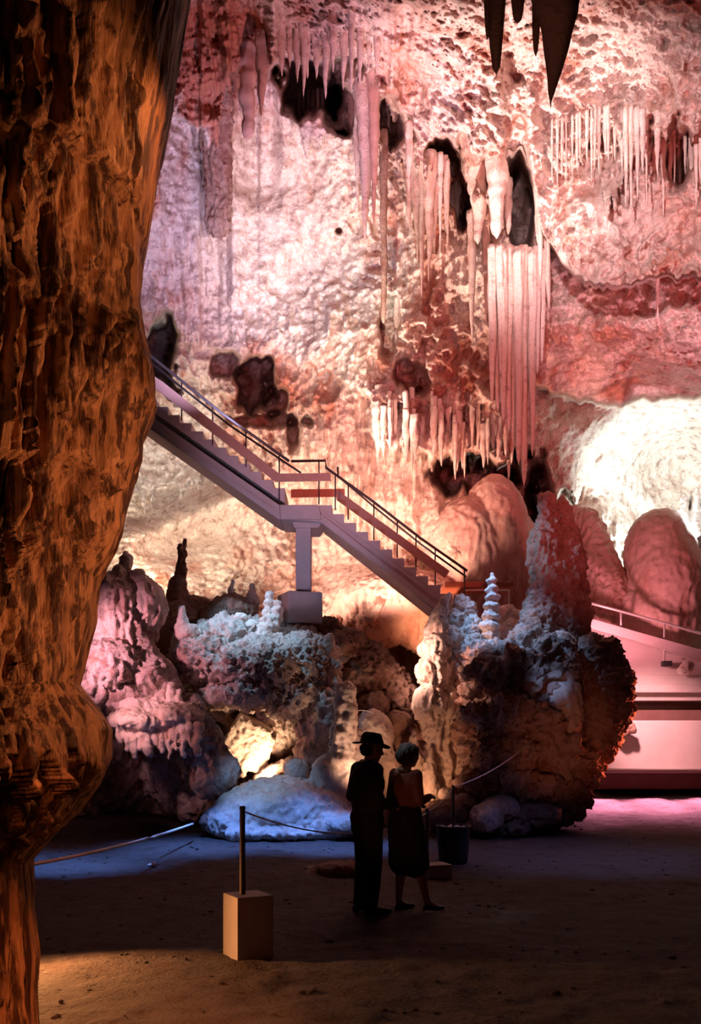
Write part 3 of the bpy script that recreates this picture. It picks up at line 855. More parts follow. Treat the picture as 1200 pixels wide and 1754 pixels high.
rock('rock_ridge', [('c', 490, 1085, 19.3, 24, 560, 1120, 19.0, 30), ('c', 560, 1085, 19.7, 24, 640, 1140, 19.2, 34), ('e', 630, 1160, 19.0, 60, 36, .6), ('e', 590, 1120, 19.2, 40, 40, .6), ('c', 640, 1150, 19.0, 40, 685, 1200, 18.9, 34), ('e', 520, 1130, 19, 60, 40, .6),
     ('e', 600, 1220, 19.4, 80, 60, .6)], M_BROWN, knob=0.09, kf=3, seed=17, label='brown rubble ridge running down from under the pillar footing', cat='rock')
rock('stalagmite', [('c', 563, 1095, 18.0, 10, 562, 1140, 18.0, 14), ('c', 562, 1140, 18.0, 14, 568, 1180, 17.9, 22), ('c', 577, 1140, 17.9, 8, 555, 1160, 17.9, 12), ('e', 560, 1200, 18.0, 34, 34, .4)], M_ROCK, voxel=.022, knob=0.04, seed=18,
     label='knobbly grey stalagmite standing over the glowing orange rock post', cat='stalagmite')
rock('boulder', [('c', 540, 1172, 17.8, 10, 542, 1260, 17.7, 22), ('c', 520, 1205, 17.7, 10, 520, 1245, 17.7, 16), ('e', 555, 1230, 17.8, 40, 55, .4), ('e', 545, 1290, 17.9, 36, 40, .4)], M_ROCK, knob=0.05, fl=0.03, seed=19,
     label='brown streaked rock pillar with pale blue caps left of the glowing rock post', cat='boulder')
rock('rock_post', [('c', 592, 1185, 17.3, 17, 588, 1260, 17.2, 20), ('c', 586, 1260, 17.2, 22, 580, 1385, 17.0, 26), ('e', 562, 1330, 17.1, 26, 40, .3), ('e', 575, 1390, 17.1, 40, 24, .4)], M_CALC, knob=0.035, fl=0.025, seed=20,
     label='brightly lit pale rock post behind the man with the hat', cat='rock')
rock('boulder', [('e', 640, 1262, 18.0, 34, 48, .45), ('e', 655, 1330, 18.0, 30, 60, .4), ('e', 640, 1390, 18.1, 50, 40, .4)], M_CALC, knob=0.03, seed=21, label='glowing cream boulder directly behind the hat', cat='boulder')
rock('boulder', [('e', 640, 1210, 18.5, 28, 24, .35), ('e', 615, 1212, 18.6, 16, 16, .3), ('e', 640, 1250, 18.8, 40, 40, .4)], M_BROWN, knob=0.04, seed=22, label='round reddish boulder on top of the glowing cream one', cat='boulder')
rock('boulder', [('e', 678, 1238, 18.3, 24, 20, .3), ('e', 680, 1270, 18.6, 34, 34, .4), ('e', 690, 1360, 18.4, 50, 80, .4)], M_BROWN, knob=0.04, seed=23, label='low purple-brown boulder left of the pink cascade stone', cat='boulder')
rock('boulder', [('e', 613, 1300, 17.6, 17, 55, .25), ('e', 613, 1370, 17.5, 22, 50, .3)], M_ROCK, knob=0.03, seed=24, label='shaded violet rock wedged between the rock post and the man', cat='boulder')
rock('stalagmite', [('c', 709, 1250, 17.7, 3, 708, 1300, 17.7, 16), ('c', 708, 1300, 17.7, 16, 712, 1400, 17.7, 26)], M_CALC, voxel=.022, knob=0.02, fl=0.015, seed=25, label='pointed pink stalagmite rising right above the woman\'s head', cat='stalagmite')
rock('stalagmite', [('c', 737, 1282, 17.5, 3, 735, 1330, 17.5, 14), ('c', 735, 1330, 17.5, 14, 742, 1400, 17.5, 24)], M_CALC, voxel=.022, knob=0.02, fl=0.015, seed=26, label='pale lilac pointed stalagmite in front of the pink cascade stone', cat='stalagmite')
rock('rock_mound', [('e', 480, 1392, 17.0, 115, 62, 1.0), ('e', 410, 1405, 16.9, 60, 36, .8), ('e', 550, 1410, 16.8, 70, 32, .7), ('e', 470, 1420, 16.8, 110, 20, 1.0)], M_CALC, voxel=.032, knob=0.05, kf=2.4, seed=27,
     label='low smooth blue-white mound at the edge of the floor', cat='rock')
rock('boulder', [('e', 508, 1318, 17.3, 22, 20, .3), ('e', 505, 1345, 17.4, 30, 24, .3)], M_ROCK, knob=0.03, seed=28, label='small grey boulder on the back of the low blue-white mound', cat='boulder')
rock('boulder', [('e', 355, 1408, 16.6, 14, 16, .2)], M_BROWN, voxel=.022, knob=0.03, seed=29, label='small dark stone at the tip of the low blue-white mound', cat='boulder')
rock('boulder', [('e', 592, 1412, 16.3, 40, 18, .3), ('e', 565, 1420, 16.4, 30, 14, .3)], M_ROCK, knob=0.03, seed=36, label='flat pale rock on the floor just left of the man', cat='boulder')
# lit crevice with fallen slabs
rock('rock_slab', [('b', 415, 1275, 18.0, 62, 92, .30, (0.2, 0.55, 0.1)), ('b', 440, 1290, 18.1, 40, 66, .35, (0.1, 0.3, 0.3))], M_CALC, voxel=.025, knob=0.03, seed=40, label='cream fallen slab glowing in the lit crevice', cat='rock slab')
rock('rock_slab', [('b', 395, 1235, 18.3, 150, 22, .4, (0.1, 0.62, 0.05)), ('b', 455, 1262, 18.4, 70, 30, .4, (0.1, 0.5, 0.05)), ('b', 470, 1318, 18.0, 70, 14, .4, (0.0, -0.5, 0.))], M_ROCK, voxel=.025, knob=0.05, seed=41,
     label='long tilted slab roofing the lit crevice', cat='rock slab')

# right: cascade stone, tiered stalagmite, great boulder
cas = [('c', 765, 1022, 18.3, 5, 752, 1060, 18.2, 15), ('e', 748, 1080, 18.1, 18, 22, .3), ('e', 746, 1112, 17.9, 25, 28, .35), ('e', 742, 1150, 17.8, 26, 34, .4), ('e', 735, 1205, 17.7, 26, 34, .4),
       ('e', 768, 1105, 18.2, 20, 36, .35), ('e', 774, 1150, 18.1, 18, 40, .35), ('e', 766, 1215, 17.9, 22, 54, .35), ('c', 742, 1220, 17.8, 24, 762, 1340, 17.8, 17), ('c', 770, 1250, 17.9, 24, 768, 1390, 17.9, 18)]
rock('cascade_stone', cas, M_CALC, voxel=.025, knob=0.03, fl=0.045, seed=42, label='pink-cream tiered cascade stone narrowing to a foot behind the woman', cat='stalagmite')
rock('stalagmite', [('e', 790, 1035, 18.5, 15, 16, .2), ('e', 800, 1048, 18.5, 14, 20, .2), ('e', 782, 1062, 18.4, 16, 18, .25), ('e', 808, 1078, 18.3, 18, 24, .25), ('e', 780, 1095, 18.3, 20, 24, .25), ('e', 812, 1110, 18.2, 24, 24, .3)], M_CALC, voxel=.022, knob=0.05, kf=4, seed=43,
     label='bubbly white-topped stalagmite next to the cascade stone', cat='stalagmite')
rock('stalagmite', [('c', 842, 988, 18.0, 6, 841, 1040, 18.0, 13), ('c', 841, 1040, 18.0, 13, 838, 1125, 18.0, 18), ('e', 838, 1075, 18.0, 17, 14, .18), ('e', 842, 1100, 18., 18, 12, .2)], M_CALC, voxel=.02, knob=0.02, tiers=.02, seed=44,
     label='slim ringed stalagmite like a stack of rings on the great boulder', cat='stalagmite')
rock('great_boulder', [('e', 850, 1180, 18, 72, 80, 1.0), ('e', 905, 1160, 17.9, 70, 80, 1.0), ('e', 840, 1260, 17.9, 62, 90, .9), ('e', 910, 1270, 17.8, 85, 90, 1.1), ('e', 970, 1225, 18.2, 50, 90, .7), ('e', 960, 1310, 18.0, 66, 55, .9), ('e', 860, 1340, 17.8, 85, 50, .9), ('e', 930, 1360, 17.9, 70, 40, .9), ('e', 830, 1135, 18., 40, 26, .5), ('e', 825, 1150, 17.2, 34, 16, .4), ('e', 870, 1125, 17.2, 40, 18, .4), ('e', 880, 1215, 17.0, 46, 18, .4), ('e', 820, 1225, 17.1, 30, 16, .4), ('e', 905, 1290, 16.9, 30, 22, .3), ('e', 850, 1290, 17.0, 34, 20, .35), ('e', 900, 1340, 16.9, 44, 20, .35), ('e', 835, 1340, 17.1, 30, 26, .3), ('e', 925, 1235, 17.0, 24, 34, .3)],
     M_RUSTROCK, voxel=.03, knob=0.17, kf=1.9, fine=0.03, fl=0.04, seed=45, label='great rough boulder blue on its near face and red on its far flank', cat='boulder')
rock('stalagmite', [('c', 938, 858, 18.6, 12, 935, 930, 18.6, 26), ('c', 960, 865, 18.8, 14, 968, 960, 18.7, 34), ('c', 930, 930, 18.5, 24, 945, 1010, 18.5, 36), ('c', 945, 1000, 18.5, 34, 915, 1080, 18.2, 30), ('c', 965, 980, 18.6, 36, 965, 1080, 18.4, 44)],
     M_BROWN, voxel=.026, knob=0.06, fl=0.04, seed=46, label='tall hooded stalagmite with blue edge rising above the great boulder', cat='stalagmite')
rock('boulder', [('e', 962, 1108, 17.4, 24, 24, .35), ('e', 966, 1150, 17.3, 25, 46, .35), ('e', 968, 1215, 17.2, 30, 62, .4), ('e', 965, 1270, 17.4, 24, 34, .35)], M_CALC, voxel=.025, knob=0.045, fl=0.015, fine=.02, seed=63,
     label='pale upright lobe of rock lit blue, standing on the face of the great boulder', cat='boulder')
rock('boulder', [('e', 1028, 1190, 18.0, 54, 88, .8), ('e', 1012, 1140, 18.0, 44, 52, .7), ('e', 1015, 1245, 18.1, 50, 66, .7), ('e', 1040, 1115, 17.8, 24, 22, .35)], M_RUSTROCK, voxel=.025, knob=0.06, kf=3.2, fine=.045, seed=64,
     label='round bristly brown boulder glowing red at its outer edge above the pink step', cat='boulder')
rock('boulder', [('e', 832, 1400, 16.6, 26, 26, .4), ('e', 855, 1385, 16.8, 34, 22, .4)], M_CALC, knob=0.03, fl=0.02, seed=47, label='low whitish rock on the floor right of the dark planter', cat='boulder')
rock('boulder', [('e', 905, 1395, 17.0, 52, 26, .5), ('e', 870, 1415, 17.0, 40, 18, .5)], M_BROWN, knob=0.05, seed=48, label='dark low rock under the foot of the great boulder', cat='boulder')
rock('boulder', [('e', 795, 1372, 17.0, 18, 12, .2), ('e', 765, 1362, 17.1, 14, 12, .2)], M_CALC, voxel=.022, knob=0.02, seed=49, label='small white stone between cascade stone and planter', cat='boulder')
rock('boulder', [('e', 760, 1395, 16.9, 44, 26, .4)], M_BROWN, knob=0.04, seed=50, label='dark brown rock just behind the planter', cat='boulder')
rock('boulder', [('e', 580, 1492, 12.4, 48, 16, .3), ('e', 545, 1500, 12.4, 30, 10, .25)], M_BROWN, voxel=.025, knob=0.03, seed=51, label='flat dark rock on the floor beside the man\'s legs', cat='boulder')
rock('flowstone_dome', [('e', 845, 930, 23.9, 62, 118, .9), ('e', 800, 960, 23.7, 70, 110, .9), ('e', 885, 980, 24.2, 50, 100, .8)], M_DOME, voxel=.045, knob=0.03, fl=0.02, fine=.006, kf=1.3, seed=55,
     label='smooth salmon flowstone dome between the stair foot and the hooded stalagmite', cat='flowstone')
rock('flowstone_dome', [('e', 690, 1035, 23.3, 118, 58, .9), ('e', 640, 1050, 23.2, 70, 62, .8), ('e', 740, 1060, 23.3, 70, 60, .7)], M_DOME, voxel=.045, knob=0.03, fl=0.05, fine=.006, kf=1.3, seed=56,
     label='wide low salmon flowstone apron below the lower stair flight', cat='flowstone')
rock('hanging_rock', [('c', 366, 150, Dw(370, 260) - 1.2, 30, 372, 260, Dw(370, 260) - .9, 24), ('c', 372, 260, Dw(370, 260) - .9, 24, 374, 385, Dw(370, 260) - .7, 18)], M_BROWN, voxel=.03, knob=0.02, fl=0.06, seed=57,
     label='brown ragged rock tongue hanging down over the lavender wall beside the ochre column', cat='stalactite')
# big dome far right
rock('stone_dome', [('e', 1130, 950, 25.2, 60, 78, 1.0), ('e', 1140, 1010, 25.0, 66, 110, 1.1), ('e', 1125, 1070, 25, 80, 80, 1.1)], M_DOME, voxel=.05, knob=0.03, fl=0.015, fine=.008, seed=52, kf=1.5,
     label='big smooth pink stone dome in front of the white-lit alcove', cat='stone dome')
rock('flowstone_slope', [('c', 1005, 890, 26.0, 20, 1050, 1060, 25.2, 48), ('c', 985, 880, 26.2, 16, 1000, 1060, 25.8, 40)], M_DOME, voxel=.05, knob=0.04, fl=0.06, fine=.01, seed=53,
     label='streaked flowstone slope between tall stalagmite and pink dome', cat='flowstone')
rock('stalagmite', [('c', 1172, 850, 27, 6, 1168, 900, 27, 13), ('c', 1192, 840, 27, 5, 1190, 910, 27, 12)], M_CALC, voxel=.035, knob=0.03, seed=54, label='white-lit stalagmite pair behind the pink dome', cat='stalagmite')

# ------------------------------------------------------------------ stair
S0, S1 = 19.3, 20.5
st = empty('staircase', at(520, 1065, 19.9), 'grey concrete staircase of two flights with brown rail boards crossing the wall on a pillar', 'staircase')


def part(name, bm, mat, parent, **kw):
    return bm_obj(name, bm, mat, parent, **kw)


def pprism(name, poly, d0, d1, mat, parent, bevel=0.012):
    bm = bmesh.new(); prism(bm, poly, d0, d1)
    if bevel: bev(bm, bevel, 2)
    return part(name, bm, mat, parent)


# flights: slab and raised edge band
pprism('stringer', [(225, 690), (480, 866), (486, 874), (478, 889), (472, 886), (225, 712)], S0, S1, M_CONC, st)
pprism('stringer', [(548, 872), (775, 1037), (775, 1068), (757, 1056), (552, 893)], S0, S1, M_CONC, st)
pprism('stringer_band', [(225, 701), (478, 879), (548, 879), (552, 884), (770, 1052), (770, 1062), (550, 893), (476, 889), (225, 712)], S0 - 0.07, S0 + 0.01, M_CONC, st)
for i in range(13):
    x_, y_ = 226 + 20 * i, 669 + 13.9 * i
    pprism('step', [(x_, y_), (x_ + 21.5, y_), (x_ + 21.5, y_ + 26), (x_, y_ + 12)], S0 + .02, S1, M_CONC, st, 0.008)
for i in range(11):
    x_, y_ = 546 + 20.6 * i, 865 + 15.2 * i
    pprism('step', [(x_, y_), (x_ + 22.5, y_), (x_ + 22.5, y_ + 24), (x_, y_ + 11)], S0 + .02, S1, M_CONC, st, 0.008)
pprism('landing', [(478, 864), (546, 864), (550, 890), (480, 889)], S0 - 0.12, S1, M_CONC, st, 0.03)
pprism('cross_beam', [(498, 889), (556, 889), (545, 904), (504, 904)], S0 + .15, S1 - .1, M_CONC, st)
pprism('pillar', [(506, 893), (532, 893), (532, 1022), (506, 1022)], S0 + 0.2, S0 + 0.75, M_CONC, st, 0.02)
bm = bmesh.new(); c = at(513, 1044, 19.6); bx(bm, c, (0.70, 0.8, 0.62), (0, 0, 0.35)); bev(bm, 0.04, 2)
part('footing', bm, M_CONC, st)
# rail boards
pprism('rail_board', [(225, 618), (280, 655), (478, 811), (478, 825), (470, 824), (225, 634)], S0 - 0.04, S0, M_BAND, st, 0.006)
pprism('rail_board', [(470, 811), (566, 810), (566, 823), (470, 825)], S0 - 0.045, S0 - 0.005, M_BAND, st, 0.006)
pprism('rail_board', [(498, 838), (590, 837), (590, 850), (498, 852)], S1, S1 + .04, M_REDB, st, 0.006)
pprism('rail_board', [(576, 838), (770, 978), (762, 990), (576, 856)], S1 - .05, S1 - .01, M_BAND, st, 0.006)


def rail(pts, d, r, mat, parent, name='handrail'):
    bm = bmesh.new(); tube(bm, [at(x, y, d) for x, y in pts], r, 8)
    return bm_obj(name, bm, mat, parent, smooth=True)


rail([(225, 583), (268, 618), (380, 708), (495, 790)], S0, 0.028, M_IRON, st)
rail([(225, 594), (300, 655), (395, 730), (515, 810)], S1, 0.022, M_IRON, st)
rail([(498, 790), (557, 789), (558, 801), (640, 860), (720, 922), (800, 978)], S1, 0.028, M_IRON, st)
rail([(578, 800), (579, 816), (640, 860 + 8), (720, 932), (798, 988)], S1 + .4, 0.022, M_IRON, st)
for x_, y0, y1, d_ in ((311, 655, 720, S0), (364, 697, 762, S0), (421, 738, 800, S0), (478, 780, 862, S0), (546, 790, 864, S1), (574, 812, 874, S0), (596, 828, 890, S1), (640, 862, 925, S1), (680, 893, 955, S1), (712, 916, 978, S1), (745, 940, 1005, S1), (795, 976, 1040, S1)):
    rail([(x_, y0), (x_, y1)], d_, 0.014, M_IRON, st, 'rail_post')

# little platform at the stair foot
pf = empty('footbridge', at(820, 1100, 20.5), 'small dark red platform with pale square railing at the foot of the staircase', 'platform')
pprism('deck', [(762, 996), (880, 996), (880, 1006), (762, 1006)], 21.2, 22.2, M_REDB, pf, 0.02)
pprism('wall_block', [(770, 1058), (900, 1058), (900, 1150), (770, 1150)], 20.6, 22.5, M_BROWN, pf, 0.02)
for pts in ([(795, 1058), (795, 1011), (871, 1011), (871, 1058)],):
    rail(pts, 20.7, 0.02, M_STEEL, pf, 'railing')
rock('boulder', [('e', 868, 1050, 19.5, 18, 14, .2), ('e', 885, 1060, 19.4, 16, 16, .2), ('e', 875, 1090, 19.3, 24, 30, .3)], M_CALC, voxel=.022, knob=.02, seed=60, label='pale pink stone under the square railing by the ringed stalagmite', cat='boulder')

# ------------------------------------------------------------------ right hand ramp, steps
rp = empty('ramp', at(1130, 1190, 24.5), 'pink-lit concrete ramp with sloping white parapet and steel handrail above the broad steps', 'ramp')
pprism('parapet', [(960, 1044), (1090, 1082), (1240, 1124), (1400, 1170), (1400, 1196), (1240, 1146), (1090, 1098), (960, 1062)], 23.4, 23.65, M_STEP, rp, 0.02)
pprism('side_wall', [(960, 1060), (1090, 1096), (1240, 1142), (1400, 1190), (1400, 1200), (960, 1200)], 24.0, 25.2, M_STEP, rp, 0.02)
rail([(960, 1020), (1063, 1047), (1137, 1067), (1240, 1097), (1400, 1145)], 23.5, 0.032, M_STEEL, rp)
for x_, y0, y1 in ((1063, 1047, 1082), (1137, 1067, 1132), (1206, 1087, 1140)):
    rail([(x_, y0), (x_, y1)], 23.5, 0.026, M_STEEL, rp, 'rail_post')
bt = empty('broad_steps', at(1130, 1345, 22.5), 'broad pink-lit stone steps with dark gaps leading up to the ramp', 'steps')
pprism('step', [(1022, 1325), (1420, 1325), (1420, 1352), (1022, 1352)], 22.0, 24.0, M_SHADESTEP, bt, 0.03)  # riser coloured dark for the shade below the tread edge
pprism('tread', [(1020, 1319), (1420, 1319), (1420, 1325), (1020, 1325)], 21.95, 24.0, M_STEP, bt, 0.02)
pprism('step', [(1010, 1234), (1420, 1234), (1420, 1340), (1010, 1340)], 23.2, 24.6, M_STEP, bt, 0.03)
pprism('step', [(1000, 1216), (1420, 1216), (1420, 1240), (1000, 1240)], 24.4, 25.2, M_SHADESTEP, bt, 0.02)  # dark colour paints the shade in the gap
pprism('step', [(1000, 1184), (1420, 1184), (1420, 1240), (1000, 1240)], 25.0, 26.0, M_BAND, bt, 0.02)  # board brown used here as the shade at the back of the gap
pprism('step', [(1000, 1172), (1420, 1172), (1420, 1186), (1000, 1186)], 23.6, 25.0, M_STEP, bt, 0.02)
pprism('step', [(1000, 1156), (1420, 1156), (1420, 1173), (1000, 1173)], 23.8, 25.0, M_STEP, bt, 0.02)
pprism('step', [(1000, 1142), (1420, 1142), (1420, 1157), (1000, 1157)], 23.95, 25.0, M_STEP, bt, 0.02)
bm = bmesh.new(); bx(bm, at(1141, 1137, 23.6), (0.22, 0.2, 0.13)); bev(bm, 0.02)  # small plain dark box
bm_obj('dark_box', bm, M_DARKWOOD, origin=at(1141, 1142, 23.6), label='small dark box standing at the foot of the rail post on the steps', cat='lamp box')
rock('boulder', [('e', 1176, 1143, 23.4, 12, 13, .15), ('e', 1168, 1148, 23.4, 9, 9, .12)], M_CALC, voxel=.025, knob=.03, seed=61, label='small bright pink lump of stone lying on the upper ledge of the steps', cat='boulder')
rock('boulder', [('e', 1076, 1243, 22.8, 12, 6, .1), ('e', 1083, 1250, 22.8, 7, 7, .1), ('e', 1068, 1250, 22.9, 12, 12, .2)], M_BROWN, voxel=.025, knob=.02, seed=62, label='small brown stone poking out beside the great boulder onto the pink step', cat='boulder')

# ------------------------------------------------------------------ rope barrier
def cyl(bm, c, r0, r1, h, n=16):
    bmesh.ops.create_cone(bm, cap_ends=True, segments=n, radius1=r0, radius2=r1, depth=h, matrix=Matrix.Translation(Vector(c) + Vector((0, 0, h / 2))))


fz = lambda x, y: float(fh(np.array([x]), np.array([y]))[0])
BD = 8.0
bp_ = at(424, 1587, BD); bp_.z = fz(bp_.x, bp_.y) - 0.02
b1 = empty('barrier_post', bp_, 'dark iron barrier post set in a square concrete block lit orange on one side', 'barrier post')
bm = bmesh.new(); bx(bm, bp_ + Vector((0, 0.02, 0.26)), (0.31, 0.31, 0.52), (0, 0, math.radians(29))); bev(bm, 0.012)
part('concrete_base', bm, M_CONC, b1)
ptop = at(415, 1384, BD)
bm = bmesh.new(); cyl(bm, (ptop.x, BD, bp_.z + .5), 0.024, 0.022, ptop.z - bp_.z - .5, 12); cyl(bm, (ptop.x, BD, ptop.z - .004), 0.027, 0.02, 0.02, 12)
part('post', bm, M_IRON, b1, smooth=False)
B2 = 12.3
q = at(748, 1500, B2); q.z = fz(q.x, q.y)
b2 = empty('barrier_post', Vector((q.x, q.y, q.z)), 'slim barrier post on a pale-topped block between the woman and the dark planter', 'barrier post')
t2 = at(748, 1481, B2)
bm = bmesh.new(); bx(bm, Vector((q.x, q.y + .1, q.z + (t2.z - q.z) / 2)), (0.30, 0.3, t2.z - q.z), (0, 0, 0.3)); bev(bm, 0.012)
part('concrete_base', bm, M_CONC, b2)
p2 = at(731, 1385, B2)
bm = bmesh.new(); cyl(bm, (p2.x, B2, t2.z), 0.022, 0.02, p2.z - t2.z, 12)
part('post', bm, M_IRON, b2)
B3 = 13.4
c3 = at(776, 1468, B3); c3.z = fz(c3.x, c3.y) - .01
pl = empty('planter', c3, 'round dark tub with a thin pole standing in it, behind the barrier block', 'planter')
hh = at(776, 1414, B3).z - c3.z
bm = bmesh.new()
prof = [(0.0, 0.0), (0.165, 0.0), (0.195, 0.05), (0.215, hh * .6), (0.222, hh - .03), (0.235, hh - .03), (0.235, hh), (0.205, hh), (0.20, hh - .06), (0.0, hh - .06)]
rings = []
for r0, z0 in prof:
    rings.append([bm.verts.new(c3 + Vector((max(r0, 0.001) * math.cos(a * math.pi / 14), max(r0, .001) * math.sin(a * math.pi / 14), z0))) for a in range(28)])
for a in range(len(rings) - 1):
    for b in range(28):
        bm.faces.new((rings[a][b], rings[a][(b + 1) % 28], rings[a + 1][(b + 1) % 28], rings[a + 1][b]))
part('tub', bm, M_DARKWOOD, pl, smooth=False)
p3 = at(775, 1346, B3)
bm = bmesh.new(); cyl(bm, c3 + Vector((0, 0, .1)), 0.02, 0.018, p3.z - c3.z - .1, 12)
part('pole', bm, M_IRON, pl)
bm = bmesh.new()
r_ = random.Random(3)
for i in range(16):
    bmesh.ops.create_icosphere(bm, subdivisions=1, radius=0.03 + .015 * r_.random(), matrix=Matrix.Translation(c3 + Vector((r_.uniform(-.15, .15), r_.uniform(-.15, .15), hh - .035))))
g = part('gravel', bm, M_CALC, pl); g['kind'] = 'stuff'


def rope(a, b, sag, r, label, n=24):
    bm = bmesh.new(); a = Vector(a); b = Vector(b)
    pts = [a.lerp(b, i / n) - Vector((0, 0, sag * 4 * (i / n) * (1 - i / n))) for i in range(n + 1)]
    tube(bm, pts, r, 8)
    bm_obj('rope', bm, M_ROPE, origin=a, smooth=True, label=label, cat='rope')


rope(at(40, 1483, 9.5), at(330, 1411, 15.8), 0.05, 0.02, 'taut pale blue-lit rope running from the ochre column back to the floor mound')
rope(at(415, 1389, BD), at(731, 1392, B2), 0.22, 0.007, 'slack thin rope from the near barrier post passing behind the couple')
rope(p2 - Vector((0, 0, .03)), p3 - Vector((0, 0, .03)), 0.05, 0.008, 'short slack rope between the slim barrier post and the planter pole')
rope(p3 - Vector((0, 0, .02)), at(925, 1254, 17.0), 0.12, 0.007, 'thin rope rising from the planter pole across the great boulder')
rope(at(575, 1238, 17.0), at(640, 1222, 17.6), -0.12, 0.006, 'thin dark cable arching over the brightly lit rock post')

# scraps and small stones on the floor
for i, (px, py, s, lab) in enumerate(((530, 1488, 0.09, 'white crumpled scrap on the dark floor by the flat dark rock'), (396, 1502, 0.05, 'small white stone on the floor behind the near barrier post'),
                                      (497, 1491, 0.035, 'tiny pale stone nearest the white crumpled scrap'), (260, 1482, .06, 'small bluish stone on the blue-lit floor'))):
    d_ = FPX * EYE / (py - HY)
    rock('floor_stone', [('e', px, py, d_, s * FPX / d_, s * .4 * FPX / d_, s * .8), ('e', px + 3, py - 1, d_, s * .6 * FPX / d_, s * .5 * FPX / d_, s * .5)], M_CALC, voxel=.012, knob=0.008, fine=.003, kf=9, seed=70 + i, label=lab, cat='stone')
r_ = random.Random(9)
peb = bmesh.new()
for i in range(420):
    y_ = r_.uniform(5.6, 19); x_ = r_.uniform(-0.33 * y_, 0.36 * y_)
    s = r_.uniform(0.008, 0.028)
    bmesh.ops.create_icosphere(peb, subdivisions=1, radius=1, matrix=Matrix.Translation((x_, y_, fz(x_, y_) + s * .2)) @ Matrix.Diagonal((s * r_.uniform(.8, 1.5), s, s * .6, 1)))
bm_obj('floor_grit', peb, M_FLOOR, label='scattered grit and pebbles over the dark earth floor', cat='gravel', kind='stuff')


# ------------------------------------------------------------------ people
def M_cloth(name, c1, c2):
    return plain_mat(name, c1, c2, 60, 0.95, 0, 0.3)


M_SKIN = plain_mat('skin', (0.48, 0.27, 0.18), (0.42, 0.22, 0.15), 20, 0.55)
M_COAT = M_cloth('dark_wool', (0.030, 0.022, 0.020), (0.018, 0.014, 0.013))
M_TROU = M_cloth('dark_trousers', (0.022, 0.018, 0.018), (0.014, 0.012, 0.012))
M_HAT = M_cloth('dark_felt', (0.030, 0.020, 0.020), (0.020, 0.014, 0.014))
M_HAIR = plain_mat('grey_hair', (0.22, 0.21, 0.20), (0.08, 0.07, 0.06), 80, 0.6, 0, 0.8)
M_DHAIR = plain_mat('dark_hair', (0.05, 0.035, 0.03), (0.02, 0.015, 0.012), 80, 0.6, 0, 0.8)
M_CARD = M_cloth('rust_cardigan', (0.28, 0.09, 0.05), (0.20, 0.06, 0.035))
M_SKIRT = M_cloth('dark_skirt', (0.022, 0.018, 0.02), (0.015, 0.012, 0.013))
M_SHOE = plain_mat('black_leather', (0.02, 0.018, 0.017), (0.012, 0.01, 0.01), 20, 0.35)
M_SHIRT = M_cloth('cream_collar', (0.50, 0.42, 0.30), (0.42, 0.34, 0.24))


def body(name, prims, mat, parent, voxel=0.012, smooth=4, disp_=0.0, df=9.0, **kw):
    """capsule chains and ellipsoids in the figure's own metres, fused into one continuous surface"""
    bm = bmesh.new()
    for p in prims:
        if p[0] == 'c':
            _, a, ra, b, rb = p
            a, b = Vector(a), Vector(b)
            n = max(2, int((b - a).length / (min(ra, rb) * 0.45)))
            for i in range(n + 1):
                t = i / n
                bmesh.ops.create_icosphere(bm, subdivisions=2, radius=ra + (rb - ra) * t, matrix=Matrix.Translation(a.lerp(b, t)))
        else:
            _, c, r = p[:3]
            m = Matrix.Translation(c)
            if len(p) > 3: m = m @ Euler(p[3]).to_matrix().to_4x4()
            bmesh.ops.create_icosphere(bm, subdivisions=3, radius=1, matrix=m @ Matrix.Diagonal((*r, 1)))
    me = bpy.data.meshes.new('tmp'); bm.to_mesh(me); bm.free()
    o = bpy.data.objects.new('tmp', me); COL.objects.link(o)
    md = o.modifiers.new('r', 'REMESH'); md.mode = 'VOXEL'; md.voxel_size = voxel
    sm = o.modifiers.new('s', 'SMOOTH'); sm.iterations = smooth; sm.factor = 0.5
    dg = bpy.context.evaluated_depsgraph_get(); dg.update()
    m2 = bpy.data.meshes.new_from_object(o.evaluated_get(dg))
    bpy.data.objects.remove(o); bpy.data.meshes.remove(me)
    if disp_:
        n = len(m2.vertices)
        P = np.empty(n * 3, np.float32); m2.vertices.foreach_get('co', P); P = P.reshape(-1, 3)
        Nn = np.empty(n * 3, np.float32); m2.vertex_normals.foreach_get('vector', Nn); Nn = Nn.reshape(-1, 3)
        x, y, z = P.T
        P = P + Nn * (disp_ * fbm(x * df, y * df, z * df * .35, 3, .6))[:, None]
        m2.vertices.foreach_set('co', P.ravel())
    m2.polygons.foreach_set('use_smooth', np.full(len(m2.polygons), True))
    m2.materials.clear(); m2.name = name
    return link(name, m2, mat, parent, **kw)


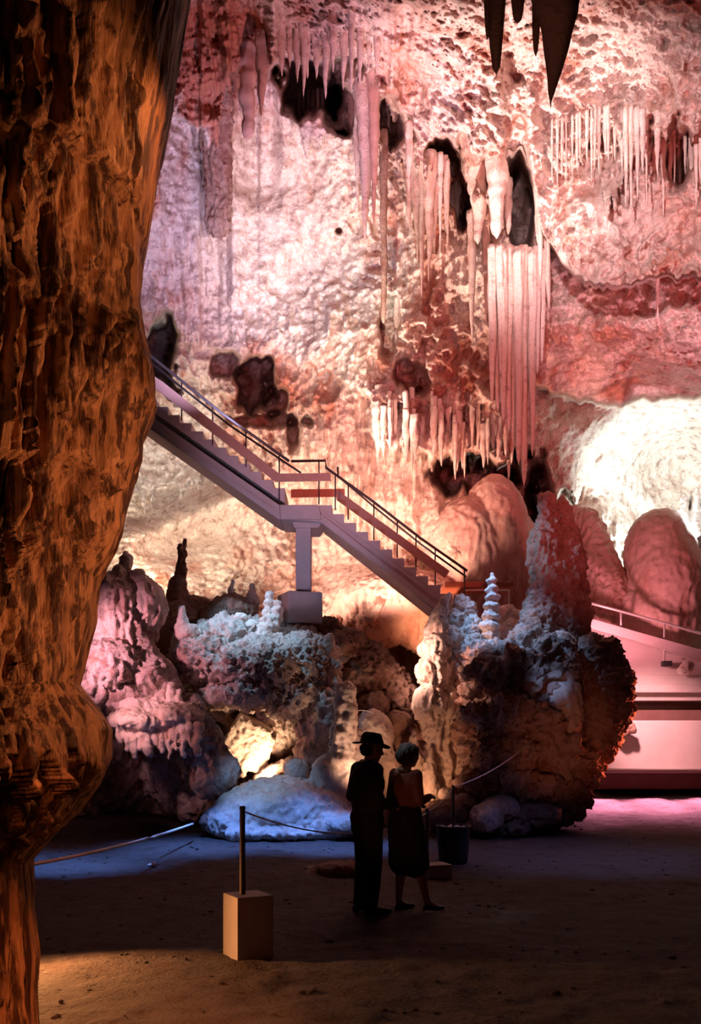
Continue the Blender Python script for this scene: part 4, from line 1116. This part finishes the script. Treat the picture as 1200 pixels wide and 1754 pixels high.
def hand(w, d, palm_n, s=1.0, thumb=1):
    """fingers from wrist w along unit d, slightly curled towards palm_n"""
    w, d, pn_ = Vector(w), Vector(d).normalized(), Vector(palm_n).normalized()
    sd = d.cross(pn_).normalized() * thumb
    out = [('c', w, 0.024 * s, w + d * 0.05 * s, 0.026 * s), ('e', w + d * 0.055 * s, (0.034 * s,) * 3)]
    out = [('c', w, .024 * s, w + d * .04 * s + sd * .015, .022 * s), ('c', w, .024 * s, w + d * .04 * s - sd * .015, .022 * s)]
    for i, (o_, ln) in enumerate(((0.030, 0.072), (0.010, 0.082), (-0.010, 0.076), (-0.030, 0.060))):
        a = w + d * 0.075 * s + sd * o_ * s
        out.append(('c', w + d * .03 * s + sd * o_ * .6 * s, .013 * s, a, .011 * s))
        m_ = a + (d * .8 + pn_ * .45).normalized() * ln * .5 * s
        e = m_ + (d * .35 + pn_ * .9).normalized() * ln * .5 * s
        out += [('c', a, .0105 * s, m_, .0095 * s), ('c', m_, .0095 * s, e, .0080 * s)]
    a = w + d * .025 * s + sd * .028 * s
    m_ = a + (d * .6 + sd * .6 + pn_ * .35).normalized() * .04 * s
    e = m_ + (d * .8 + pn_ * .5).normalized() * .032 * s
    out += [('c', a, .013 * s, m_, .011 * s), ('c', m_, .011 * s, e, .009 * s)]
    return out


def head(c, s=1.0, tilt=0.0):
    """head facing +X: skull, jaw, nose, brow, lips, ears; c = centre of the skull"""
    c = Vector(c)
    R = Euler((0, tilt, 0)).to_matrix()
    def q(x, y, z): return c + R @ Vector((x, y, z)) * s
    out = [('e', q(-0.012, 0, 0.012), (0.098 * s, 0.076 * s, 0.098 * s)), ('e', q(0.030, 0, -0.045), (0.060 * s, 0.056 * s, 0.075 * s)),
           ('c', q(0.02, 0, -0.085), .046 * s, q(0.062, 0, -0.100), .024 * s),
           ('c', q(0.088, 0, 0.008), .012 * s, q(0.112, 0, -0.032), .013 * s), ('e', q(0.104, 0.011, -.036), (.010 * s,) * 3), ('e', q(0.104, -0.011, -.036), (.010 * s,) * 3),
           ('c', q(0.078, -0.034, 0.020), .013 * s, q(0.078, 0.034, 0.020), .013 * s),
           ('c', q(0.086, -0.016, -0.062), .0085 * s, q(0.086, 0.016, -0.062), .0085 * s), ('c', q(0.083, -0.014, -0.073), .009 * s, q(0.083, 0.014, -0.073), .009 * s),
           ('e', q(0.05, 0.040, -.035), (.03 * s, .022 * s, .025 * s)), ('e', q(0.05, -0.040, -.035), (.03 * s, .022 * s, .025 * s))]
    for sg in (-1, 1):
        out += [('e', q(-0.008, sg * 0.080, -0.012), (.019 * s, .009 * s, .032 * s))]
    return out


def eyes(parent, c, s, mat, tilt=0.0):
    c = Vector(c); R = Euler((0, tilt, 0)).to_matrix()
    for sg in (-1, 1):
        bm = bmesh.new()
        bmesh.ops.create_uvsphere(bm, u_segments=12, v_segments=8, radius=.0125 * s, matrix=Matrix.Translation(c + R @ Vector((.080, sg * .031, -.002)) * s))
        me = bpy.data.meshes.new('eye'); bm.to_mesh(me); bm.free()
        link('eye', me, mat, parent)


M_EYE = plain_mat('eye', (0.6, 0.58, 0.55), (0.05, 0.04, 0.03), 90, 0.2)

# --- man: local +X = where he faces
PD = 9.65
mp_ = at(628, 1568, PD); mp_.z = fz(mp_.x, mp_.y) + 0.0
man = empty('person', mp_, 'man in dark hat and dark suit standing half turned away', 'person')
man.rotation_euler = (0, 0, math.radians(24))
man.scale = (1.08, 1.10, 1.0)
hc = (0.055, 0, 1.595)
sh = 1.40
arm_m = []
for sg in (-1, 1):
    S = Vector((0.0, sg * 0.185, sh)); E = Vector((-0.03, sg * 0.245, 1.12)); W = Vector((0.20, sg * 0.13, 1.03))
    arm_m.append((S, E, W))
fig = head(hc, 1.0, 0.18) + [('c', (0.0, 0, 1.40), .06, (0.03, 0, 1.50), .052), ('e', (0, 0, 1.28), (.11, .17, .16)), ('e', (0.005, 0, 1.10), (.10, .145, .15)), ('e', (0, 0, .95), (.11, .16, .12)),
                             ('c', (0, -.15, 1.39), .055, (0, .15, 1.39), .055)]
for sg, (S, E, W) in zip((-1, 1), arm_m):
    fig += [('c', S, .052, E, .040), ('c', E, .040, W, .027)]
    fig += hand(W, (0.9, -sg * 0.45, -0.1), (0.1, -sg * .5, -.85), 1.0, -sg)
    hp = Vector((0, sg * .09, .92)); kn = Vector((0.02, sg * .10, .50)); an = Vector((-0.02, sg * .11, .09))
    fig += [('c', hp, .085, kn, .055), ('c', kn, .055, an, .037), ('c', an, .036, an + Vector((.14, sg * .02, -.05)), .028)]
body('body', fig, M_SKIN, man, voxel=0.0075, smooth=3)
coat = [('e', (0.0, 0, 1.27), (.150, .205, .19)), ('e', (0.012, 0, 1.08), (.145, .185, .18)), ('e', (0, 0, .92), (.145, .195, .14)), ('e', (0, 0, .83), (.140, .19, .09)), ('c', (-.005, -.165, 1.375), .072, (-.005, .165, 1.375), .072),
        ('c', (0, -.05, 1.43), .07, (0, .05, 1.43), .07)]
for S, E, W in arm_m:
    coat += [('c', S, .073, E, .060), ('c', E, .060, W - (W - E) * .06, .045)]
body('jacket', coat, M_COAT, man, voxel=0.014, disp_=0.006)
body('collar', [('c', (-.02, -.045, 1.475), .020, (.05, -.04, 1.455), .018), ('c', (-.02, .045, 1.475), .020, (.05, .04, 1.455), .018), ('c', (-.04, -.03, 1.48), .018, (-.04, .03, 1.48), .018), ('e', (.10, 0, 1.43), (.02, .03, .05))], M_SHIRT, man, voxel=.008)
tr = []
for sg in (-1, 1):
    tr += [('c', (0, sg * .09, .92), .110, (.02, sg * .10, .50), .082), ('c', (.02, sg * .10, .50), .082, (-.015, sg * .11, .10), .068)]
body('trousers', tr, M_TROU, man, voxel=.014, disp_=.006)
for sg in (-1, 1):
    body('shoe', [('c', (-.05, sg * .11, .045), .042, (.06, sg * .125, .04), .044), ('c', (.06, sg * .125, .04), .044, (.15, sg * .135, .032), .034), ('e', (-.055, sg * .11, .015), (.04, .035, .02)), ('e', (-.02, sg * .11, .08), (.05, .045, .04))], M_SHOE, man, voxel=.009)
body('hair', [('e', (.022, 0, 1.605), (.092, .080, .06)), ('e', (.0, 0, 1.575), (.058, .076, .055))], M_DHAIR, man, voxel=.009, disp_=.004, df=30)
eyes(man, hc, 1.0, M_EYE, .18)
# fedora: brim and dented crown
R_ = Euler((0, .16, 0)).to_matrix().to_4x4()
bm = bmesh.new()
prof = [(.001, .012), (.088, .012), (.120, .006), (.150, .000), (.158, .006), (.156, .012), (.122, .016), (.095, .022)]
crown = [(.095, .022), (.093, .05), (.088, .085), (.078, .112), (.060, .122), (.030, .108), (.001, .100)]
def hatmesh(pr, n=36):
    bm = bmesh.new(); rg = []
    for r0, z0 in pr:
        ring = []
        for a in range(n):
            t = a * 2 * math.pi / n
            z1 = z0 + (0.012 * math.cos(2 * t) * (-1) * max(0, (r0 - .1)) / .05 if r0 > .1 else 0)
            pin = 1 - (.16 * max(0, math.cos(t)) if z0 > .08 and r0 > .02 else 0)
            ring.append(bm.verts.new((r0 * 1.14 * pin * math.cos(t), r0 * .96 * math.sin(t), z1)))
        rg.append(ring)
    for i in range(len(rg) - 1):
        for j in range(n):
            bm.faces.new((rg[i][j], rg[i][(j + 1) % n], rg[i + 1][(j + 1) % n], rg[i + 1][j]))
    return bm
for nm, pr, mt in (('hat_brim', prof, M_HAT), ('hat_crown', crown, M_HAT), ('hat_band', [(.096, .022), (.0985, .024), (.0965, .048), (.093, .05)], M_SHOE)):
    bm = hatmesh(pr)
    bmesh.ops.transform(bm, matrix=Matrix.Translation((.045, 0, 1.632)) @ R_, verts=bm.verts)
    bmesh.ops.recalc_face_normals(bm, faces=bm.faces)
    me = bpy.data.meshes.new(nm); bm.to_mesh(me); bm.free()
    for p in me.polygons: p.use_smooth = True
    link(nm, me, mt, man)

# --- woman
wp = at(694, 1568, 9.75); wp.z = fz(wp.x, wp.y)
wom = empty('person', wp, 'woman with short grey hair, rust cardigan and dark skirt beside the man', 'person')
wom.rotation_euler = (0, 0, math.radians(38))
hw = (0.06, 0, 1.535)
fig = head(hw, .96, .12) + [('c', (0, 0, 1.33), .052, (.03, 0, 1.45), .045), ('e', (0, 0, 1.22), (.10, .15, .14)), ('e', (.03, 0, 1.24), (.11, .13, .09)), ('e', (0, 0, 1.03), (.09, .12, .12)), ('e', (0, 0, .90), (.115, .165, .12)), ('c', (0, -.13, 1.34), .048, (0, .13, 1.34), .048)]
arm_w = [(Vector((0, -.165, 1.34)), Vector((-.01, -.215, 1.08)), Vector((.21, -.12, 1.12))), (Vector((0, .165, 1.34)), Vector((.0, .22, 1.08)), Vector((.19, .10, 1.02)))]
for sg, (S, E, W) in zip((-1, 1), arm_w):
    fig += [('c', S, .044, E, .034), ('c', E, .034, W, .023)] + hand(W, (0.9, -sg * .35, 0.1), (0.1, -sg * .6, -.8), .9, -sg)
legs = [(Vector((0, .085, .88)), Vector((.02, .085, .47)), Vector((-.02, .08, .09)), Vector((.10, .08, .03))),
        (Vector((0, -.085, .88)), Vector((.06, -.13, .48)), Vector((.13, -.17, .10)), Vector((.25, -.19, .03)))]
for hp, kn, an, to in legs:
    fig += [('c', hp, .078, kn, .050), ('c', kn, .050, kn.lerp(an, .35), .050), ('c', kn.lerp(an, .35), .050, an, .032), ('c', an, .032, to, .024)]
body('body', fig, M_SKIN, wom, voxel=0.0075, smooth=3)
card = [('e', (0, 0, 1.21), (.130, .180, .165)), ('e', (.035, 0, 1.23), (.12, .15, .10)), ('e', (0, 0, 1.05), (.122, .150, .13)), ('c', (0, -.145, 1.325), .060, (0, .145, 1.325), .060)]
for S, E, W in arm_w:
    card += [('c', S, .060, E, .050), ('c', E, .050, W - (W - E) * .1, .038)]
body('cardigan', card, M_CARD, wom, voxel=.014, disp_=.005)
body('skirt', [('c', (0, -.03, .95), .150, (.01, -.04, .78), .165), ('c', (0, .03, .95), .150, (.01, .04, .78), .165), ('c', (.01, -.06, .78), .160, (.04, -.09, .48), .150), ('c', (.01, .05, .78), .160, (.02, .06, .48), .150)], M_SKIRT, wom, voxel=.016, disp_=.01, df=10)
body('scarf_collar', [('c', (-.05, -.03, 1.39), .026, (-.05, .03, 1.39), .026), ('c', (-.05, -.03, 1.39), .026, (.07, -.06, 1.35), .022), ('c', (-.05, .03, 1.39), .026, (.07, .06, 1.35), .022)], M_SHIRT, wom, voxel=.009)
body('hair', [('e', (.035, 0, 1.565), (.112, .100, .088)), ('e', (-.005, 0, 1.53), (.092, .096, .100)), ('e', (.0, .0, 1.47), (.062, .080, .045))], M_HAIR, wom, voxel=.009, disp_=.010, df=26)
eyes(wom, hw, .96, M_EYE, .12)
for hp, kn, an, to in legs:
    body('shoe', [('c', an + Vector((-.01, 0, -.05)), .032, to, .033), ('c', to, .033, to + Vector((.07, 0, -.004)), .024), ('c', an + Vector((-.035, 0, -.05)), .016, an + Vector((-.04, 0, -.082)), .011)], M_SHOE, wom, voxel=.008)
